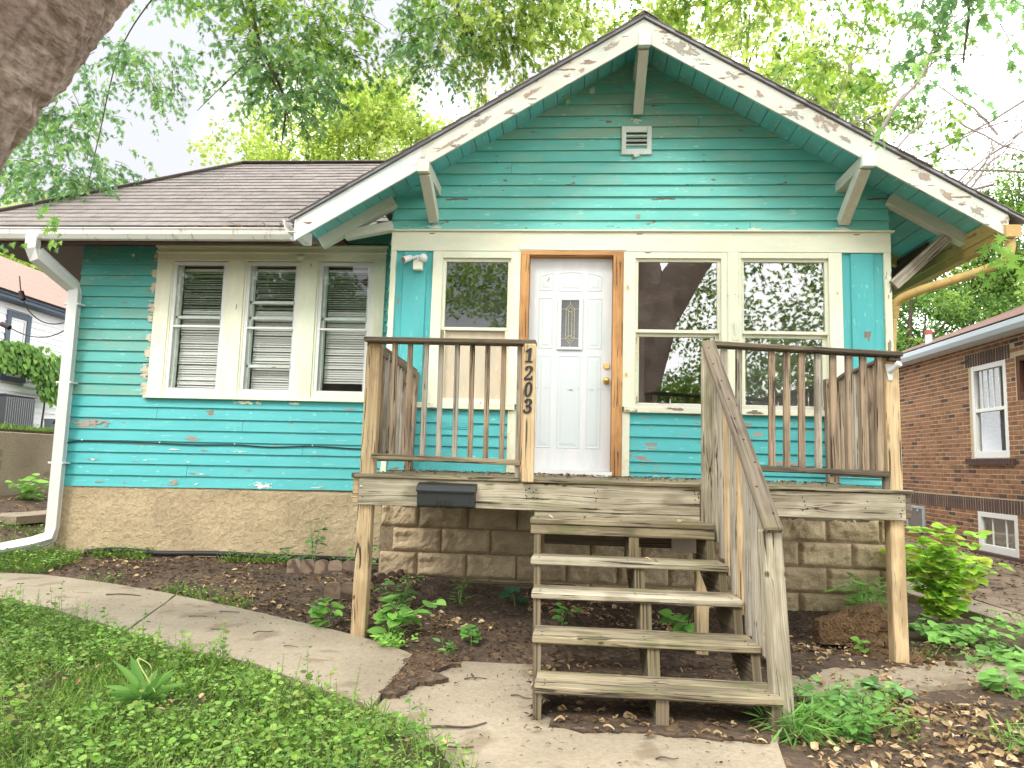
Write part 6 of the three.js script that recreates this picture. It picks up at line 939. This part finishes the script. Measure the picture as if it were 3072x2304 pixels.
// ---------- lawn, litter, twigs ----------
{
  seed(121); const ivy = new Copies(), small = new Copies(), blades = new Copies(), litter = new Copies(), chips = new Copies(), seeds = new Copies(), dryLeaf = new Copies();
  const inLawn = (x, z) => (x < -0.34 && z > (x < -0.95 ? along(PATH_LOW, x) + 0.10 + 0.04 * n2(x * 4, z, 149) : 3.05 + (x + 0.95) * 1.0 + 0.05 * n2(x * 7, z * 7, 148)));
  const put = (c, x, y, z, s, pal, tilt = 0.5) => { const a = rr(0, 6.28), dir = V3(Math.cos(a), rr(-0.3, 0.4), Math.sin(a)).normalize(); c.add(V3(x, y, z), leafQuat(dir, V3(rr(-tilt, tilt), 1, rr(-tilt, tilt)).normalize()), s, pal); };
  for (let i = 0; i < 135000; i++) { const z = rr(1.0, 4.3), x = rr(-6, -0.3); if (!inLawn(x, z)) continue; const patch = n2(x * 1.7, z * 1.7, 131), fine = n2(x * 5, z * 5, 132), bald = n2(x * 2.2 + 9, z * 2.2, 133); if (bald < -0.5 && R() < 0.75) continue; const tall = sstep(-0.1, 0.7, n2(x * 1.3 + 4, z * 1.3, 151) * 0.6 + fine * 0.5), hh = 0.035 + 0.18 * tall + 0.03 * patch;
    const u = R(); if (u < 0.17 && patch > -0.1) put(ivy, x, 0.03 + hh * rr(0.4, 1.25), z, 0.012 + 0.023 * R() ** 1.6, WEED(), 0.7); else if (u < 0.66) put(small, x, 0.03 + hh * rr(0.1, 1.1), z, rr(0.009, 0.026), GRASS(), 0.9); else { const a = rr(0, 6.28), l = rr(0.04, 0.09) + 0.1 * tall * R(), dir = V3(Math.cos(a) * 0.7, rr(0.4, 1.4), Math.sin(a) * 0.7).normalize(); blades.add(V3(x, 0.03, z), leafQuat(dir, rdir()), V3(0.035, l, 0.04), GRASS()); } }
  const sprigs = []; // taller sprigs that stand out of the mat
  for (let i = 0; i < 1150; i++) { const z = rr(1.1, 4.2), x = rr(-5.2, -0.4); if (!inLawn(x, z) || n2(x * 1.3 + 4, z * 1.3, 151) < -0.4) continue; const h = rr(0.12, 0.21) + 0.1 * R() ** 2, lx = rr(-0.05, 0.05), lz = rr(-0.05, 0.05), broad = R() < 0.45, pal = R() < 0.5 ? WEED() : GRASS(); sprigs.push(tube([[x, 0.02, z], [x + lx * 0.5, h * 0.6, z + lz * 0.5], [x + lx, h, z + lz]], 0.0022, 4, (s) => 1 - 0.6 * s));
    const n = broad ? 9 : 22; for (let k = 0; k < n; k++) { const t = 0.25 + 0.75 * (k + R()) / n, a = k * 2.4 + rr(-0.4, 0.4), c = [pal[0] * rr(0.8, 1.25), pal[1] * rr(0.8, 1.25), pal[2]], s = (broad ? rr(0.022, 0.044) : rr(0.012, 0.024)) * (1.15 - 0.5 * t), dir = V3(Math.cos(a), rr(-0.2, 0.7), Math.sin(a)).normalize(); (broad ? ivy : small).add(V3(x + lx * t, h * t, z + lz * t).addScaledVector(dir, s * 0.3), leafQuat(dir, V3(rr(-0.5, 0.5), 1, rr(-0.5, 0.5)).normalize()), s, c); } }
  tag(part('weed_stems', sprigs, flat(120, 140, 74, 0.8), scene), 'thin upright stems of the taller weeds in the lawn', 'weeds', null, 'stuff');
  // grass and weeds elsewhere: behind the path at left, bed fringe, right yard, side yard
  const scatter = (n, x0, x1, z0, z1, ok, f) => { for (let i = 0; i < n; i++) { const x = rr(x0, x1), z = rr(z0, z1); if (!ok || ok(x, z)) f(x, H(x, z), z); } };
  const tuft = (x, y, z) => { const u = R(); if (u < 0.4) put(small, x, y + rr(0.01, 0.1), z, rr(0.016, 0.034), GRASS(), 0.9); else if (u < 0.5) put(ivy, x, y + rr(0.03, 0.12), z, rr(0.02, 0.04), WEED()); else { const a = rr(0, 6.28), dir = V3(Math.cos(a) * 0.7, rr(0.4, 1.2), Math.sin(a) * 0.7).normalize(); blades.add(V3(x, y, z), leafQuat(dir, rdir()), V3(0.04, rr(0.05, 0.14), 0.05), GRASS()); } };
  scatter(7000, -6.6, -4.6, -0.85, 0.1, (x, z) => z < along(PATH_TOP, x) - 0.04 && n2(x * 2, z * 2, 134) > -0.3 + (x + 5) * 0.7, tuft);
  scatter(2600, -5.4, -2.0, -0.92, -0.72, (x, z) => n2(x * 2.6, 1, 135) > 0.12, tuft);
  scatter(2600, -4.6, -2.6, 0.0, 0.95, (x, z) => Math.abs(z - along(PATH_TOP, x) + 0.13) < 0.12 && n2(x * 3, z, 136) > -0.1, tuft);
  scatter(16000, -8.4, -6.2, -9, -0.9, (x, z) => !(z < -1.9 && z > -5.2 && x < -6.7) && n2(x * 1.4, z * 1.4, 137) > -0.35, tuft);
  scatter(5200, 1.1, 3.6, 2.4, 3.9, (x, z) => n2(x * 1.9, z * 1.9, 138) > 0.08, tuft); scatter(1600, 2.3, 4.3, 0.3, 2.4, (x, z) => n2(x * 2, z * 2, 139) > 0.0, tuft);
  scatter(900, -11.5, -8.7, -9, -3, null, (x, y, z) => tuft(x, 1.545, z)); scatter(5000, -11.5, -8.58, -9, -3, null, (x, y, z) => { const a = rr(0, 6.28), dir = V3(Math.cos(a) * 0.7, 1, Math.sin(a) * 0.7).normalize(); blades.add(V3(x, 1.545, z), leafQuat(dir, rdir()), V3(0.06, rr(0.06, 0.16), 0.05), GRASS()); });
  tag(ivy.build('ground_ivy', ROUND, M.leaf, scene), 'round leaved ground ivy spread through the lawn and yard', 'ground cover'); tag(small.build('chickweed', OVAL, M.leaf, scene), 'fine small leaved chickweed matted across the lawn and yard', 'ground cover'); tag(blades.build('grass', NARROW, M.leaf, scene), 'short grass blades standing among the lawn weeds', 'grass');
  // dead leaves, winged seeds, chips of bark
  const CURL = (() => { const t = new Tri(), P = (u, v) => [(u - 0.5) * 0.34 * Math.sin(Math.PI * clamp(v * 0.9 + 0.06)) + 0.14 * Math.sin(v * 2.6), 0.16 * Math.sin(v * 3.1 + 0.4) + 0.5 * (u - 0.5) ** 2, v - 0.5]; for (let i = 0; i < 2; i++) for (let j = 0; j < 5; j++) t.quad(P(i / 2, j / 5), P(i / 2, (j + 1) / 5), P((i + 1) / 2, (j + 1) / 5), P((i + 1) / 2, j / 5)); return t.geo(); })();
  const tan = greens([0.16, 0.09, 0.045], [0.36, 0.24, 0.12], [0.55, 0.42, 0.25]), bark = greens([0.03, 0.018, 0.012], [0.07, 0.042, 0.026], [0.15, 0.095, 0.055]);
  const lay = (c, x, y, z, s, pal) => (c === litter && R() < 0.55 ? dryLeaf : c).add(V3(x, y + 0.006, z), qt.clone().setFromEuler(new THREE.Euler(rr(-0.5, 0.5), rr(0, 6.28), rr(-0.8, 0.8))), V3(s * rr(0.5, 1.5), s * rr(0.5, 1.3), s), pal());
  const bed = (x, z) => z < (x < -0.93 ? along(PATH_TOP, x) : 2.03) - 0.02 && z > (x < -1.75 ? -0.9 : 0.06);
  scatter(5200, -5.2, -1.2, -0.9, 2.0, bed, (x, y, z) => { lay(chips, x, y, z, rr(0.014, 0.05), bark); if (n2(x * 1.9, z * 1.9, 141) > -0.05 && R() < 0.42) lay(litter, x, y, z, rr(0.03, 0.075), tan); });
  scatter(4600, -1.7, 2.4, 0.05, 2.05, null, (x, y, z) => { lay(chips, x, y, z, rr(0.012, 0.04), bark); if (n2(x * 1.5, z * 1.5, 142) > 0.12 && R() < 0.5) lay(litter, x, y, z, rr(0.03, 0.065), tan); });
  scatter(5200, 1.1, 4.2, 2.35, 4.2, null, (x, y, z) => { if (R() < 0.45 + 0.4 * n2(x * 2, z * 2, 144)) lay(litter, x, y + R() * 0.02, z, rr(0.018, 0.065), tan); lay(chips, x, y, z, rr(0.01, 0.035), bark); });
  scatter(330, 1.4, 3.2, 1.0, 2.4, null, (x, y, z) => { lay(litter, x, Math.max(y, 0.028), z, rr(0.025, 0.055), tan); lay(chips, x, Math.max(y, 0.028), z, rr(0.01, 0.035), bark); });
  scatter(500, -0.2, 1.1, 2.0, 3.2, null, (x, y, z) => { lay(chips, x, 0.022, z, rr(0.012, 0.04), bark); if (R() < 0.35) lay(litter, x, 0.022, z, rr(0.03, 0.06), tan); });
  scatter(520, -1.45, 2.2, 0.08, 0.6, null, (x, y, z) => { lay(chips, x, 1.153, z, rr(0.012, 0.04), bark); if (R() < 0.4) lay(litter, x, 1.153, z, rr(0.02, 0.05), tan); }); scatter(160, -1.45, 2.2, 0.6, 1.7, null, (x, y, z) => lay(chips, x, 1.153, z, rr(0.01, 0.03), bark));
  scatter(420, -4.6, -0.9, 0.3, 3.1, (x, z) => z > along(PATH_TOP, x) && z < along(PATH_LOW, x), (x, y, z) => lay(chips, x, 0.036, z, rr(0.006, 0.022), bark)); scatter(420, -0.92, 0.9, 2.1, 4.0, null, (x, y, z) => lay(chips, x, 0.014, z, rr(0.006, 0.026), bark));
  scatter(500, -0.95, -0.65, 2.0, 2.85, (x, z) => x < -0.62 - (z - 2) * 0.25, (x, y, z) => lay(chips, x, 0.04, z, rr(0.01, 0.03), greens([0.06, 0.03, 0.015], [0.14, 0.075, 0.035], [0.2, 0.12, 0.06])));
  scatter(1500, 3.4, 6.0, -8, 1, null, (x, y, z) => lay(chips, x, 0.12, z, rr(0.02, 0.07), bark)); scatter(700, -8.3, -6.4, -7, -0.8, null, (x, y, z) => lay(litter, x, Math.max(y, 0.0), z, rr(0.03, 0.07), tan));
  scatter(900, -6, -0.45, 1.2, 4.2, (x, z) => inLawn(x, z) && n2(x * 2.2 + 9, z * 2.2, 133) < -0.2, (x, y, z) => lay(litter, x, 0.05, z, rr(0.03, 0.07), tan));
  scatter(230, -6.9, -3.0, -0.42, -0.32, (x) => x > -4.1 || n2(x * 3, 2, 143) > 0.35, (x, y, z) => lay(litter, x, 3.615 + (x > -3.6 ? rr(0, 0.05) : rr(-0.01, 0.015)), z, rr(0.03, 0.07), greens([0.2, 0.1, 0.04], [0.4, 0.24, 0.1], [0.55, 0.4, 0.2])));
  for (const [x, z] of [[-0.1, 1.87], [0.12, 1.85], [0.75, 1.86]]) lay(litter, x, 0.9, z, 0.07, greens([0.5, 0.4, 0.25], [0.6, 0.5, 0.3], [0.6, 0.5, 0.3])); lay(litter, 0.55, 0.68, 2.15, 0.06, tan); lay(litter, 0.5, 0.68, 2.18, 0.05, tan);
  const CRISP = plain(OVAL.clone()).translate(0, 0.5, 0).rotateX(-Math.PI / 2), cp = CRISP.attributes.position; for (let i = 0; i < cp.count; i++) cp.setY(i, cp.getY(i) + 0.35 * cp.getZ(i) ** 2 + 0.9 * cp.getX(i) ** 2 + 0.12 * Math.sin(cp.getZ(i) * 7 + cp.getX(i) * 9)); CRISP.computeVertexNormals();
  tag(dryLeaf.build('crisp_leaf_litter', CRISP, M.dry, scene), 'flat brown dry leaves lying among the winged seeds', 'leaf litter');
  tag(litter.build('dead_leaf_litter', CURL, M.dry, scene), 'tan dead leaves and winged seeds over the beds and gutter', 'leaf litter'); tag(chips.build('bark_litter', CURL, M.dry, scene), 'dark brown bark chips and leaf crumbs on soil and concrete', 'litter');
  // fallen twigs one can count on the concrete
  const TW = [[-0.52, 3.18, 0.34, 0.35, 'stout twig at the lawn edge of the front walk'], [-0.48, 3.45, 0.2, 0.3, 'thin twig below the stout one at the lawn edge'], [-0.22, 2.72, 0.12, -0.3, 'short curved twig close to the left stringer'], [0.45, 3.42, 0.1, 0.2, 'small twig on the bare walk in front of the steps'], [-3.75, 0.72, 0.3, 0.05, 'long brown twig lying on the left end of the path'], [-2.75, 1.35, 0.13, 0.15, 'short twig on the path beside the crack'], [-2.08, 1.72, 0.14, 0.7, 'bent dark twig on the middle of the path'], [-2.4, 1.72, 0.12, -0.1, 'short dark twig on the path below the mulch bed'], [-2.6, 1.15, 0.16, 0.1, 'thin twig near the bed edge of the path'], [-1.75, 2.05, 0.1, -0.1, 'small curled twig on the path near the left post'], [-0.5, 2.45, 0.13, 0.2, 'brown twig on the walk between path joint and steps'], [0.75, 3.62, 0.1, 0.5, 'forked bit of twig at the bottom of the walk']];
  for (const [x, z, L, a, label] of TW) { const t = tag(part('twig', tube(curve([[-L / 2, 0.004, 0], [-L / 6, 0.009, L * rr(-0.12, 0.12)], [L / 5, 0.006, L * rr(-0.14, 0.14)], [L / 2, 0.004, 0]], 10), 0.0025 + L * 0.014, 6, (s) => 1 - 0.5 * s), M.barkPlain, scene), label, 'twig', 'fallen twigs on the concrete'); t.position.set(x, x < -0.93 ? 0.035 : 0.014, z); t.rotation.y = a; }
}
renderer.render(scene, camera);
